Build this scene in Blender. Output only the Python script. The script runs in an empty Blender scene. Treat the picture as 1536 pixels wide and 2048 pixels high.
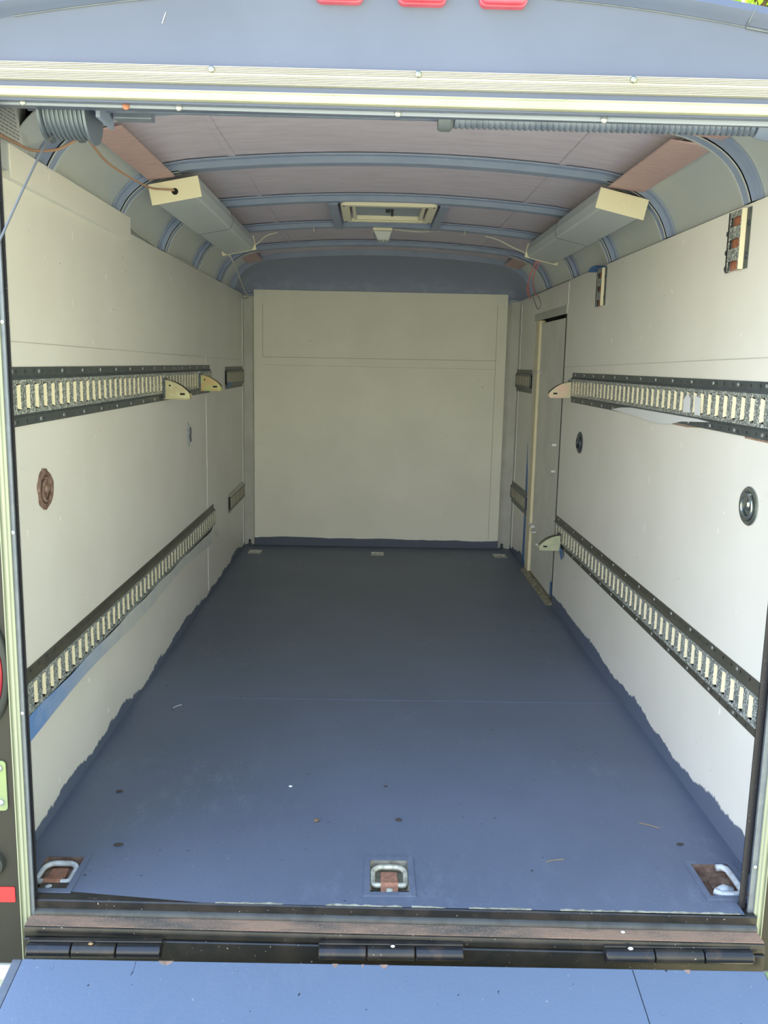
import bpy, bmesh, math, random
from mathutils import Vector, Matrix
random.seed(7)
PI = math.pi
SC = bpy.context.scene
COL = SC.collection

# ------------------------------------------------------------------ camera
cam_d = bpy.data.cameras.new('camera')
cam = bpy.data.objects.new('camera', cam_d)
COL.objects.link(cam)
cr = Vector((0.99969715, -0.01315355, 0.02079892))
cu = Vector((-0.0182923, 0.16819249, 0.98558443))
cd = Vector((0.01646216, 0.98566641, -0.16790095))
cam.matrix_world = Matrix(((cr.x, cu.x, -cd.x, -0.0528),
                           (cr.y, cu.y, -cd.y, -1.918),
                           (cr.z, cu.z, -cd.z, 1.1171),
                           (0, 0, 0, 1)))
cam_d.sensor_fit = 'VERTICAL'
cam_d.sensor_height = 24.0
cam_d.lens = 24.0 * 1744.6 / 2048.0
cam_d.clip_start = 0.05
SC.camera = cam

# ------------------------------------------------------------------ view / world / sun
SC.view_settings.view_transform = 'Standard'
SC.view_settings.look = 'None'
SC.view_settings.gamma = 1.0
SC.view_settings.use_curve_mapping = False
SC.view_settings.exposure = 1.05


def lin(c):
    return tuple(((v / 255) / 12.92 if v / 255 <= 0.04045 else ((v / 255 + 0.055) / 1.055) ** 2.4) for v in c) + (1,)


W = bpy.data.worlds.new('daylight')
SC.world = W
W.use_nodes = True
nt = W.node_tree
nt.nodes.clear()
wo = nt.nodes.new('ShaderNodeOutputWorld')
bg = nt.nodes.new('ShaderNodeBackground')
tc = nt.nodes.new('ShaderNodeTexCoord')
sep = nt.nodes.new('ShaderNodeSeparateXYZ')
nt.links.new(tc.outputs['Generated'], sep.inputs[0])
rz = nt.nodes.new('ShaderNodeValToRGB')           # by height: horizon haze to blue sky
rz.color_ramp.elements[0].position = 0.0
rz.color_ramp.elements[0].color = (1.25, 1.24, 1.08, 1)
rz.color_ramp.elements[1].position = 0.75
rz.color_ramp.elements[1].color = (0.40, 0.60, 1.0, 1)
e = rz.color_ramp.elements.new(0.25)
e.color = (0.98, 1.04, 1.12, 1)
nt.links.new(sep.outputs['Z'], rz.inputs[0])
# warm, tree-filtered light on the +x side, open blue sky on the -x side
mr = nt.nodes.new('ShaderNodeMapRange')
mr.inputs[1].default_value = -0.5
mr.inputs[2].default_value = 0.7
nt.links.new(sep.outputs['X'], mr.inputs[0])
mx = nt.nodes.new('ShaderNodeMix')
mx.data_type = 'RGBA'
mx.blend_type = 'MULTIPLY'
mx.inputs[0].default_value = 1.0
tint = nt.nodes.new('ShaderNodeValToRGB')
tint.color_ramp.elements[0].color = (1.18, 1.18, 1.2, 1)
tint.color_ramp.elements[1].color = (0.60, 0.58, 0.44, 1)
nt.links.new(mr.outputs[0], tint.inputs[0])
nt.links.new(rz.outputs[0], mx.inputs[6])
nt.links.new(tint.outputs[0], mx.inputs[7])
nt.links.new(mx.outputs[2], bg.inputs[0])
bg.inputs[1].default_value = 1.9
nt.links.new(bg.outputs[0], wo.inputs[0])

sd = bpy.data.lights.new('sun', 'SUN')
sd.energy = 7.0
sd.angle = 0.01
sd.color = (1.0, 0.95, 0.85)
so = bpy.data.objects.new('sun', sd)
COL.objects.link(so)
so.rotation_euler = (math.radians(-24), math.radians(8), 0)   # from behind the trailer, high


# ------------------------------------------------------------------ helpers
def tag(o, label=None, cat=None, group=None, kind=None):
    if label: o['label'] = label
    if cat: o['category'] = cat
    if group: o['group'] = group
    if kind: o['kind'] = kind
    return o


def empty(name, loc=(0, 0, 0), label=None, cat=None, group=None, kind=None, rot=None, mat=None):
    o = bpy.data.objects.new(name, None)
    o.empty_display_size = 0.02
    COL.objects.link(o)
    if mat is not None:
        o.matrix_world = mat
    else:
        o.location = loc
        if rot: o.rotation_euler = rot
    return tag(o, label, cat, group, kind)


def copy_tree(o, parent=None):
    c = o.copy()
    COL.objects.link(c)
    if parent: c.parent = parent
    for ch in [x for x in COL.objects if x.parent == o]:
        copy_tree(ch, c)
    return c


class MB:
    def __init__(s):
        s.v = []; s.f = []; s.m = []; s.cur = 0

    def face(s, idx):
        s.f.append(idx); s.m.append(s.cur)

    def quad(s, *pts):
        n = len(s.v); s.v += [tuple(p) for p in pts]; s.face(tuple(range(n, n + len(pts)))); return s

    def box(s, x0, x1, y0, y1, z0, z1, M=None):
        n = len(s.v)
        p = [(x0, y0, z0), (x1, y0, z0), (x1, y1, z0), (x0, y1, z0), (x0, y0, z1), (x1, y0, z1), (x1, y1, z1), (x0, y1, z1)]
        if M is not None: p = [tuple(M @ Vector(q)) for q in p]
        s.v += p
        for q in ((0, 3, 2, 1), (4, 5, 6, 7), (0, 1, 5, 4), (1, 2, 6, 5), (2, 3, 7, 6), (3, 0, 4, 7)):
            s.face(tuple(n + i for i in q))
        return s

    def tube(s, pts, r, seg=10, closed=False, caps=True):
        pts = [Vector(p) for p in pts]
        n0 = len(s.v); N = len(pts)
        prev = None
        for i, p in enumerate(pts):
            a = pts[(i - 1) % N] if (closed or i > 0) else p
            b = pts[(i + 1) % N] if (closed or i < N - 1) else p
            t = (b - a).normalized()
            if prev is None:
                up = Vector((0, 0, 1)) if abs(t.z) < 0.9 else Vector((1, 0, 0))
                nrm = t.cross(up).normalized()
            else:
                nrm = (prev - t * prev.dot(t)).normalized()
            prev = nrm
            bn = t.cross(nrm)
            rr = r[i] if isinstance(r, (list, tuple)) else r
            for k in range(seg):
                a_ = 2 * PI * k / seg
                s.v.append(tuple(p + nrm * math.cos(a_) * rr + bn * math.sin(a_) * rr))
        for i in range(N if closed else N - 1):
            j = (i + 1) % N
            for k in range(seg):
                k2 = (k + 1) % seg
                s.face((n0 + i * seg + k, n0 + i * seg + k2, n0 + j * seg + k2, n0 + j * seg + k))
        if caps and not closed:
            s.face(tuple(n0 + k for k in range(seg))[::-1])
            s.face(tuple(n0 + (N - 1) * seg + k for k in range(seg)))
        return s

    def lathe(s, prof, seg=28, axis='z', c=(0, 0, 0), sx=1, sy=1, cap=True):
        n0 = len(s.v)
        for r, h in prof:
            for k in range(seg):
                a = 2 * PI * k / seg
                x, y, z = r * math.cos(a) * sx, r * math.sin(a) * sy, h
                if axis == 'x': x, y, z = z, x, y
                elif axis == 'y': x, y, z = x, -z, y
                s.v.append((x + c[0], y + c[1], z + c[2]))
        for i in range(len(prof) - 1):
            for k in range(seg):
                k2 = (k + 1) % seg
                s.face((n0 + i * seg + k, n0 + i * seg + k2, n0 + (i + 1) * seg + k2, n0 + (i + 1) * seg + k))
        if cap and prof[-1][0] > 1e-5:
            s.face(tuple(n0 + (len(prof) - 1) * seg + k for k in range(seg)))
        return s

    def prism(s, poly, axis, a, b, M=None):
        """poly = 2-D outline; extruded along axis from a to b. axis x: (y,z); y: (x,z); z: (x,y)"""
        def P(p, t):
            q = {'x': (t, p[0], p[1]), 'y': (p[0], t, p[1]), 'z': (p[0], p[1], t)}[axis]
            return tuple(M @ Vector(q)) if M is not None else q
        n = len(s.v); k = len(poly)
        s.v += [P(p, a) for p in poly] + [P(p, b) for p in poly]
        for i in range(k):
            j = (i + 1) % k
            s.face((n + i, n + j, n + k + j, n + k + i))
        s.face(tuple(n + i for i in range(k))[::-1])
        s.face(tuple(n + k + i for i in range(k)))
        return s

    def sweep(s, poly, axis, a, b, n=1):
        return s.prism(poly, axis, a, b)

    def build(s, name, mat, parent=None, smooth=False, bevel=0, seg=2, loc=None):
        me = bpy.data.meshes.new(name)
        me.from_pydata(s.v, [], s.f)
        mats = mat if isinstance(mat, (list, tuple)) else [mat]
        for m in mats: me.materials.append(m)
        for p, mi in zip(me.polygons, s.m):
            p.material_index = mi
            p.use_smooth = bool(smooth)
        bm = bmesh.new(); bm.from_mesh(me)
        bmesh.ops.recalc_face_normals(bm, faces=bm.faces)
        bm.to_mesh(me); bm.free()
        o = bpy.data.objects.new(name, me)
        COL.objects.link(o)
        if parent is not None: o.parent = parent
        if loc: o.location = loc
        if smooth == 'auto' or (smooth and smooth != 'full'):
            try: me.set_sharp_from_angle(angle=math.radians(38))
            except Exception: pass
        if bevel:
            b = o.modifiers.new('bevel', 'BEVEL')
            b.width = bevel; b.segments = seg; b.limit_method = 'ANGLE'; b.angle_limit = math.radians(40)
        return o


# ------------------------------------------------------------------ materials
def newmat(name):
    m = bpy.data.materials.new(name); m.use_nodes = True
    t = m.node_tree; b = t.nodes['Principled BSDF']
    return m, t, b


def N(t, ty, **kw):
    n = t.nodes.new(ty)
    for k, v in kw.items():
        if isinstance(k, str) and hasattr(n, k): setattr(n, k, v)
    return n


def wpos(t):
    return t.nodes.new('ShaderNodeNewGeometry').outputs['Position']


def noise(t, vec, scale, detail=4, rough=0.55, stretch=None):
    if stretch:
        mp = t.nodes.new('ShaderNodeMapping'); mp.inputs['Scale'].default_value = stretch
        t.links.new(vec, mp.inputs[0]); vec = mp.outputs[0]
    n = t.nodes.new('ShaderNodeTexNoise')
    n.inputs['Scale'].default_value = scale; n.inputs['Detail'].default_value = detail
    n.inputs['Roughness'].default_value = rough
    t.links.new(vec, n.inputs['Vector'])
    return n.outputs['Fac']


def rng(t, fac, a, b, c=0.0, d=1.0):
    m = t.nodes.new('ShaderNodeMapRange')
    for i, v in enumerate((a, b, c, d)): m.inputs[i + 1].default_value = v
    t.links.new(fac, m.inputs[0]); return m.outputs[0]


def mixc(t, fac, a, b):
    m = t.nodes.new('ShaderNodeMix'); m.data_type = 'RGBA'
    for sock, v in ((m.inputs[0], fac), (m.inputs[6], a), (m.inputs[7], b)):
        if isinstance(v, (tuple, float, int)): sock.default_value = v
        else: t.links.new(v, sock)
    return m.outputs[2]


def mth(t, op, a, b=None):
    m = t.nodes.new('ShaderNodeMath'); m.operation = op
    for i, v in enumerate((a, b)):
        if v is None: continue
        if isinstance(v, (float, int)): m.inputs[i].default_value = v
        else: t.links.new(v, m.inputs[i])
    return m.outputs[0]


def bump(t, b, fac, strength=0.2, dist=0.002):
    n = t.nodes.new('ShaderNodeBump'); n.inputs['Strength'].default_value = strength
    n.inputs['Distance'].default_value = dist
    t.links.new(fac, n.inputs['Height']); t.links.new(n.outputs[0], b.inputs['Normal'])


def simple(name, c, rough=0.5, metal=0.0, c2=None, scale=20, lo=0.4, hi=0.65, stretch=None, bmp=0.0, spec=None, coat=0.0,
           flecks=None, fl_scale=260, fl_lo=0.68, fl_hi=0.72):
    m, t, b = newmat(name)
    c = lin(c)
    out = None
    vec = wpos(t)
    if c2:
        f = noise(t, vec, scale, stretch=stretch)
        out = mixc(t, rng(t, f, lo, hi), c, lin(c2))
    if flecks:
        f2 = noise(t, vec, fl_scale, 2)
        out = mixc(t, rng(t, f2, fl_lo, fl_hi), out if out is not None else c, lin(flecks))
    if out is not None: t.links.new(out, b.inputs['Base Color'])
    else: b.inputs['Base Color'].default_value = c
    b.inputs['Roughness'].default_value = rough
    b.inputs['Metallic'].default_value = metal
    if spec is not None: b.inputs['Specular IOR Level'].default_value = spec
    if coat: b.inputs['Coat Weight'].default_value = coat
    if bmp:
        bump(t, b, noise(t, vec, scale * 2, stretch=stretch), bmp)
    return m


M = {}
BLUE = (84, 104, 138)
# painted wall: off white, brush marks, small chips, and the blue floor paint cut in along its foot
m, t, b = newmat('wall paint off white'); M['wall'] = m
p = wpos(t); sp = t.nodes.new('ShaderNodeSeparateXYZ'); t.links.new(p, sp.inputs[0])
base = mixc(t, rng(t, noise(t, p, 3.0, 3), 0.35, 0.7), lin((230, 229, 222)), lin((224, 223, 214)))
chips = rng(t, noise(t, p, 34, 2, 0.5, (1, 1, 0.55)), 0.735, 0.76)
base = mixc(t, chips, base, lin((250, 250, 248)))
dots = rng(t, noise(t, p, 75, 2), 0.77, 0.79)
base = mixc(t, dots, base, lin((120, 116, 104)))
edge = mth(t, 'ADD', mth(t, 'MULTIPLY', mth(t, 'SUBTRACT', noise(t, p, 2.2, 3), 0.5), 0.16),
           mth(t, 'MULTIPLY', mth(t, 'SUBTRACT', noise(t, p, 45, 3, 0.7, (1, 1, 0.35)), 0.5), 0.030))
zz = mth(t, 'SUBTRACT', sp.outputs['Z'], edge)
# right wall was painted a little higher than the left one
hgt = rng(t, sp.outputs['X'], -0.8, 0.8, 0.026, 0.050)
sk = rng(t, mth(t, 'SUBTRACT', zz, hgt), 0.0, 0.005, 1.0, 0.0)
base = mixc(t, sk, base, lin((96, 107, 127)))
t.links.new(base, b.inputs['Base Color']); b.inputs['Roughness'].default_value = 0.42
bump(t, b, noise(t, p, 60, 4), 0.08, 0.002)

# the front bulkhead is greyer, matter paint over textured board
M['board'] = simple('wall paint on board', (170, 170, 150), 0.6, c2=(164, 165, 148), scale=5, bmp=0.15)
m, t, b = newmat('wall paint on bulkhead board'); M['board'] = m
p = wpos(t); sp = t.nodes.new('ShaderNodeSeparateXYZ'); t.links.new(p, sp.inputs[0])
base = mixc(t, rng(t, noise(t, p, 3.0, 3), 0.35, 0.7), lin((238, 237, 224)), lin((230, 230, 216)))
base = mixc(t, rng(t, noise(t, p, 60, 2), 0.76, 0.78), base, lin((120, 116, 104)))
zz = mth(t, 'SUBTRACT', sp.outputs['Z'], mth(t, 'MULTIPLY', mth(t, 'SUBTRACT', noise(t, p, 3, 4), 0.5), 0.04))
base = mixc(t, mth(t, 'LESS_THAN', zz, 0.05), base, lin((84, 93, 110)))
t.links.new(base, b.inputs['Base Color']); b.inputs['Roughness'].default_value = 0.6
bump(t, b, noise(t, p, 90, 4), 0.15, 0.002)
M['door_paint'] = simple('side door paint', (222, 223, 214), 0.5, c2=(212, 213, 205), scale=6)
M['corner'] = simple('corner trim paint', (186, 188, 180), 0.5, c2=(174, 176, 168), scale=8)


def floor_mat(name, c, c2, bmps=0.25):
    m, t, b = newmat(name)
    p = wpos(t)
    base = mixc(t, rng(t, noise(t, p, 1.6, 4), 0.35, 0.7), lin(c), lin(c2))
    scuff = mth(t, 'MULTIPLY', rng(t, noise(t, p, 24, 8, 0.8, (1, 0.5, 1)), 0.50, 0.72, 0, 0.75), rng(t, noise(t, p, 1.9, 2, 0.5), 0.50, 0.66))
    base = mixc(t, scuff, base, lin((122, 132, 148)))
    base = mixc(t, rng(t, noise(t, p, 110, 2), 0.72, 0.75, 0, 0.8), base, lin((150, 158, 170)))
    base = mixc(t, rng(t, noise(t, p, 60, 2, 0.4), 0.755, 0.77), base, lin((38, 42, 50)))
    t.links.new(base, b.inputs['Base Color'])
    b.inputs['Roughness'].default_value = 0.5
    bump(t, b, noise(t, p, 120, 5), bmps, 0.002)
    return m


M['floor'] = floor_mat('floor paint slate blue', (100, 110, 129), (91, 101, 118))
M['ramp'] = floor_mat('ramp paint blue', (104, 120, 142), (99, 115, 137))
M['patch'] = simple('floor patch edge', (92, 110, 140), 0.5)
M['header'] = simple('satin black lifted by glare', (84, 95, 120), 0.32, c2=(90, 101, 126), scale=3, flecks=(170, 180, 195), fl_scale=70, fl_lo=0.79, fl_hi=0.81)  # black paint; veiling lens glare is put into its blue-grey colour
M['post'] = simple('black exterior paint', (24, 26, 25), 0.5, c2=(29, 31, 29), scale=6)
M['alu_post'] = simple('post trim aluminium', (152, 158, 136), 0.5, 0.15, c2=(144, 151, 130), scale=4)
M['alu'] = simple('aluminium trim', (178, 177, 162), 0.45, 0.1, c2=(168, 167, 150), scale=4, stretch=(1, 1, 6))
M['alu_old'] = simple('weathered aluminium trim', (168, 170, 150), 0.5, 0.1, c2=(158, 160, 140), scale=9, flecks=(120, 122, 110), fl_scale=120, fl_lo=0.72, fl_hi=0.76)
M['flange_grey'] = simple('header flange grey', (148, 158, 172), 0.45, 0.1)
M['galv'] = simple('galvanised flange', (112, 120, 128), 0.45, 0.3, c2=(100, 108, 118), scale=40)
M['seal'] = simple('black edge seal', (38, 38, 42), 0.5, flecks=(200, 205, 215), fl_scale=420, fl_lo=0.70, fl_hi=0.73)
M['bow'] = simple('roof bow paint lifted by glare', (136, 150, 178), 0.45, c2=(142, 156, 182), scale=14)  # bows are dark; the lens haze over them is added to this colour
M['cove'] = simple('cove panel oversprayed', (188, 196, 200), 0.32, 0.2, c2=(196, 202, 200), scale=3, flecks=(160, 166, 160), fl_scale=300, fl_lo=0.62, fl_hi=0.9)
M['wood'] = simple('luan ply tinted by glare', (206, 198, 214), 0.6, c2=(196, 187, 202), scale=9, stretch=(1, 5, 1), bmp=0.1)  # purplish lightness is lens glare put into the ply colour
M['wood2'] = simple('luan strip', (198, 168, 166), 0.55, c2=(184, 154, 152), scale=22, stretch=(1, 6, 1), bmp=0.15)
m, t, b = newmat('front cap paint lifted by glare'); M['cap'] = m
p = wpos(t); sp = t.nodes.new('ShaderNodeSeparateXYZ'); t.links.new(p, sp.inputs[0])
st = mth(t, 'MULTIPLY', rng(t, noise(t, p, 6, 6, 0.7), 0.5, 0.75), rng(t, sp.outputs['Z'], 1.64, 1.56))
t.links.new(mixc(t, st, lin((146, 156, 180)), lin((176, 186, 204))), b.inputs['Base Color']); b.inputs['Roughness'].default_value = 0.5  # cap is black; base colour lifted for lens glare, stains are its own
M['track'] = simple('e-track charcoal', (76, 84, 86), 0.42, 0.2, c2=(86, 94, 95), scale=26)
M['plate'] = simple('e-track face with paint overspray', (108, 116, 114), 0.45, 0.2, flecks=(212, 216, 208), fl_scale=260, fl_lo=0.48, fl_hi=0.60)
M['track_grey'] = simple('e-track painted grey', (118, 122, 116), 0.5, 0.1, c2=(104, 108, 104), scale=40)
M['olive'] = simple('e-track brownish', (82, 82, 72), 0.45, 0.15, c2=(92, 90, 78), scale=16)
M['screw'] = simple('bright screw head', (176, 182, 182), 0.35, 0.6)
M['cream'] = simple('bare cream wall behind track', (226, 218, 186), 0.6)
M['ply_edge'] = simple('bare ply', (176, 118, 92), 0.7, c2=(150, 96, 74), scale=60)
M['zinc'] = simple('yellow zinc plate', (196, 196, 156), 0.35, 0.3, c2=(184, 172, 140), scale=22, lo=0.42, hi=0.6)
M['zinc_green'] = simple('greenish zinc plate', (182, 192, 132), 0.32, 0.35, c2=(196, 172, 128), scale=26)
M['zinc_pink'] = simple('pinkish zinc plate', (210, 184, 166), 0.35, 0.4, c2=(190, 190, 160), scale=20)
M['zinc_pale'] = simple('pale painted zinc plate', (186, 190, 160), 0.4, 0.3, c2=(170, 176, 150), scale=40)
M['dark'] = simple('dark hole', (14, 15, 18), 0.8)
M['rust'] = simple('rusty steel', (128, 92, 74), 0.8, 0.1, c2=(96, 68, 56), scale=60, bmp=0.4, flecks=(190, 180, 165), fl_scale=300, fl_lo=0.72, fl_hi=0.75)
M['rust_red'] = simple('red rusty strap', (162, 116, 92), 0.8, c2=(132, 92, 74), scale=90, bmp=0.3)
M['ring_steel'] = simple('worn ring steel', (196, 196, 180), 0.4, 0.3, c2=(150, 150, 136), scale=60)
M['ring_white'] = simple('ring smeared with white paint', (206, 214, 220), 0.45, 0.1, c2=(170, 176, 176), scale=50)
M['pan_brown'] = simple('rusted pan', (98, 74, 60), 0.8, c2=(140, 116, 98), scale=45, bmp=0.3)
M['pan_grey'] = simple('dirty pan', (150, 146, 128), 0.6, 0.3, c2=(108, 100, 84), scale=40)
M['pan_far'] = simple('painted far pan', (214, 215, 204), 0.6, c2=(180, 181, 172), scale=50)
M['rust_wall'] = simple('brown rusted wall ring', (112, 88, 78), 0.6, 0.1, c2=(150, 128, 116), scale=70, bmp=0.4)
M['chrome'] = simple('zinc wall ring', (170, 178, 176), 0.2, 0.85, c2=(150, 158, 150), scale=30)
M['chrome_dark'] = simple('dark wall ring', (70, 78, 84), 0.35, 0.5, c2=(96, 104, 112), scale=60)
M['lamp_white'] = simple('cream fixture enamel', (232, 226, 196), 0.4)
M['lens'] = simple('grey acrylic lens', (186, 194, 196), 0.35, c2=(178, 187, 190), scale=2)
M['vent'] = simple('vent plastic cream', (228, 222, 196), 0.45)
M['vent_lid'] = simple('vent lid smoked', (150, 162, 176), 0.5)
M['black_plastic'] = simple('black plastic', (30, 32, 36), 0.4)
M['spring'] = simple('spring steel', (122, 134, 154), 0.35, 0.3, c2=(108, 120, 140), scale=30)
M['drum'] = simple('cable drum', (112, 124, 138), 0.4, 0.4)
M['cable'] = simple('steel cable', (120, 124, 128), 0.5, 0.4)
M['wire_orange'] = simple('orange brown wire', (172, 136, 112), 0.5)
M['wire_white'] = simple('white wire', (200, 200, 188), 0.5)
M['cord_pink'] = simple('pink cord', (226, 140, 138), 0.6)
M['tape'] = None
M['tape_blue'] = simple('blue masking tape', (70, 118, 176), 0.6)
M['red_lens'] = simple('red lens', (150, 26, 42), 0.2, c2=(132, 20, 34), scale=30)
M['red_pink'] = simple('pinkish red marker lens', (208, 96, 116), 0.22, c2=(196, 80, 100), scale=20)  # pinkish red with a slight mottle
M['red_lens'].node_tree.nodes['Principled BSDF'].inputs['Transmission Weight'].default_value = 0.0
M['reflector'] = simple('red reflective tape', (238, 44, 52), 0.4)
M['rubber'] = simple('rubber housing', (58, 62, 58), 0.55)
M['latch'] = simple('green tinted zinc plate', (138, 156, 106), 0.45, 0.2, c2=(130, 148, 112), scale=20)
M['paper'] = simple('sticker paper', (196, 200, 202), 0.5)
M['ink'] = simple('sticker ink', (128, 134, 140), 0.6)
M['sill_black'] = simple('black steel sill', (34, 35, 35), 0.3, 0.1, c2=(54, 50, 46), scale=18, flecks=(190, 190, 178), fl_scale=190, fl_lo=0.72, fl_hi=0.75)
M['sill_grey'] = simple('scuffed grey steel sill', (84, 86, 84), 0.5, 0.1, c2=(70, 71, 69), scale=22)
m, t, b = newmat('rusty sill ledge'); M['sill_rust'] = m
M['chipwood'] = simple('chipped ply', (158, 134, 118), 0.8, c2=(130, 108, 92), scale=80)
p = wpos(t)
base = mixc(t, rng(t, noise(t, p, 5, 5, 0.6, (1, 3, 1)), 0.42, 0.62), lin((150, 122, 100)), lin((92, 86, 78)))
base = mixc(t, rng(t, noise(t, p, 300, 2), 0.55, 0.75, 0, 0.6), base, lin((176, 160, 140)))
t.links.new(base, b.inputs['Base Color']); b.inputs['Roughness'].default_value = 0.8
bump(t, b, noise(t, p, 200, 4), 0.4, 0.002)
M['hinge'] = simple('black hinge steel', (40, 42, 46), 0.22, 0.3, c2=(66, 58, 54), scale=26, lo=0.55, hi=0.75)
M['chip_white'] = simple('bare primer edge', (176, 176, 160), 0.6, c2=(120, 120, 108), scale=60)
M['stone'] = simple('small stone', (112, 96, 80), 0.8)
M['bark'] = simple('bark bit', (62, 54, 48), 0.9)
M['chip'] = simple('white chip', (220, 222, 220), 0.6)
M['paint_white'] = simple('wet white paint', (222, 226, 230), 0.35)
M['straw'] = simple('dry straw', (150, 126, 90), 0.8)
M['ground'] = simple('gravel ground', (206, 198, 160), 0.9, c2=(176, 168, 128), scale=14, bmp=0.5)
M['bumper'] = simple('pale bumper strip', (206, 206, 190), 0.5)
M['skin'] = simple('black trailer skin', (30, 32, 34), 0.3)
M['bark_tree'] = simple('tree bark', (92, 78, 62), 0.9, c2=(70, 58, 46), scale=8)
m, t, b = newmat('leaf'); M['leaf'] = m
b.inputs['Base Color'].default_value = lin((120, 160, 50)); b.inputs['Roughness'].default_value = 0.5
tr = t.nodes.new('ShaderNodeBsdfTranslucent'); tr.inputs[0].default_value = lin((190, 220, 70))
ms = t.nodes.new('ShaderNodeMixShader'); ms.inputs[0].default_value = 0.5
t.links.new(b.outputs[0], ms.inputs[1]); t.links.new(tr.outputs[0], ms.inputs[2])
t.links.new(ms.outputs[0], t.nodes['Material Output'].inputs[0])
# tape: blue near the door, overpainted white further in
m, t, b = newmat('masking tape partly painted over'); M['tape'] = m
p = wpos(t); sp = t.nodes.new('ShaderNodeSeparateXYZ'); t.links.new(p, sp.inputs[0])
fy = mth(t, 'ADD', rng(t, sp.outputs['Y'], -0.05, 0.7), mth(t, 'MULTIPLY', mth(t, 'SUBTRACT', noise(t, p, 12, 4), 0.5), 0.9))
t.links.new(mixc(t, fy, lin((104, 142, 196)), lin((198, 202, 198))), b.inputs['Base Color']); b.inputs['Roughness'].default_value = 0.6

XW = 0.8174          # half width between the walls
YB = 3.374           # front bulkhead
ZT = 1.50            # top of the wall boards
BOWS = [0.20, 0.79, 1.40, 2.00, 2.60]


# ------------------------------------------------------------------ floor with six sunk pockets
def front_edge(x): return -0.263 - (x / 0.735) * 0.014


NEAR = [(-0.768, -0.683), (-0.0375, 0.0475), (0.697, 0.782)]
FAR = [(-0.765, -0.690), (-0.0400, 0.036), (0.690, 0.765)]
NY = (-0.215, -0.092)
FY = (3.105, 3.200)
floor = empty('floor', kind='structure')
mb = MB()
xs = sorted(set([-XW, XW, -0.4, 0.4, -0.7335, 0.7450] + [v for h in NEAR + FAR for v in h]))
ys = [-0.263, NY[0], NY[1], 0.5, 1.2, 2.0, FY[0], FY[1], YB]
for i in range(len(xs) - 1):
    for j in range(len(ys) - 1):
        x0, x1, y0, y1 = xs[i], xs[i + 1], ys[j], ys[j + 1]
        cx, cy = (x0 + x1) / 2, (y0 + y1) / 2
        if any(h[0] < cx < h[1] for h in NEAR) and NY[0] < cy < NY[1]: continue
        if any(h[0] < cx < h[1] for h in FAR) and FY[0] < cy < FY[1]: continue
        ya, yb = (front_edge(x0), front_edge(x1)) if j == 0 else (y0, y0)
        if j == 0 and (x1 <= -0.7334 or x0 >= 0.7449): ya = yb = -0.236
        mb.quad((x0, ya, 0), (x1, yb, 0), (x1, y1, 0), (x0, y1, 0))
mb.build('floor_sheet', M['floor'], floor)
MB().box(-XW - 0.04, XW + 0.04, -0.22, YB + 0.03, -0.10, -0.055).build('subfloor', M['skin'], floor)
# joint across the plywood
MB().box(-0.79, 0.80, 0.868, 0.8695, -0.001, 0.0008).build('board_joint', M['patch'], floor)

# ------------------------------------------------------------------ walls
wl = empty('wall_left', kind='structure')
MB().box(-XW - 0.014, -XW, -0.028, YB, 0, ZT).build('wall_board', M['wall'], wl)
MB().prism([(-0.030, 1.4768), (0.868, 1.4735), (0.872, 1.5395), (-0.030, 1.5435)], 'x', -XW - 0.010, -0.8000).build('upper_board', M['wall'], wl, bevel=0.001)
mb = MB()
mb.prism([(-0.028, 1.1475), (3.21, 1.1205), (3.21, 1.1190), (-0.028, 1.146)], 'x', -XW, -XW + 0.0012)
mb.build('board_joint', M['corner'], wl)
mb = MB()
mb.box(-XW, -XW + 0.002, 2.148, 2.151, 0.42, 0.955); mb.box(-XW, -XW + 0.002, 2.148, 2.152, 1.095, 1.137); mb.box(-XW, -XW + 0.002, 2.146, 2.149, 0.03, 0.29)
mb.box(-XW, -XW + 0.004, 3.288, 3.296, 0.02, 1.47)
mb.build('seam_bead', M['chip'], wl)
MB().box(-0.90, -0.858, -0.255, YB + 0.1, -0.14, 1.52).build('outer_skin', M['skin'], wl)
MB().box(-0.858, -XW - 0.001, -0.25, -0.032, -0.14, 1.60).build('corner_post', M['post'], wl)

wr = empty('wall_right', kind='structure')
D0, D1, DZ = 2.075, 2.842, 1.385      # side door opening
mb = MB()
mb.box(XW, XW + 0.014, -0.112, D0, 0, ZT)
mb.box(XW, XW + 0.014, D0, D1, DZ, ZT - 0.002)
mb.box(XW + 0.001, XW + 0.014, D1, YB, 0, ZT - 0.002)
mb.build('wall_board', M['wall'], wr)
mb = MB()
mb.prism([(-0.1, 1.150), (D0, 1.118), (D0, 1.1165), (-0.1, 1.1485)], 'x', XW - 0.0012, XW)
mb.build('board_joint', M['corner'], wr)
mb = MB(); mb.box(XW - 0.003, XW + 0.001, 3.290, 3.298, 0.02, 1.47); mb.box(XW - 0.003, XW + 0.001, D0 - 0.012, D0 - 0.004, 1.39, 1.49)
mb.box(XW - 0.003, XW, 2.755, 2.765, 1.385, 1.46)
mb.build('seam_bead', M['chip'], wr)
MB().box(0.862, 0.905, -0.255, YB + 0.1, -0.14, 1.52).build('outer_skin', M['skin'], wr)
MB().box(XW + 0.001, 0.862, -0.25, -0.115, -0.14, 1.60).build('corner_post', M['post'], wr)

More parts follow.
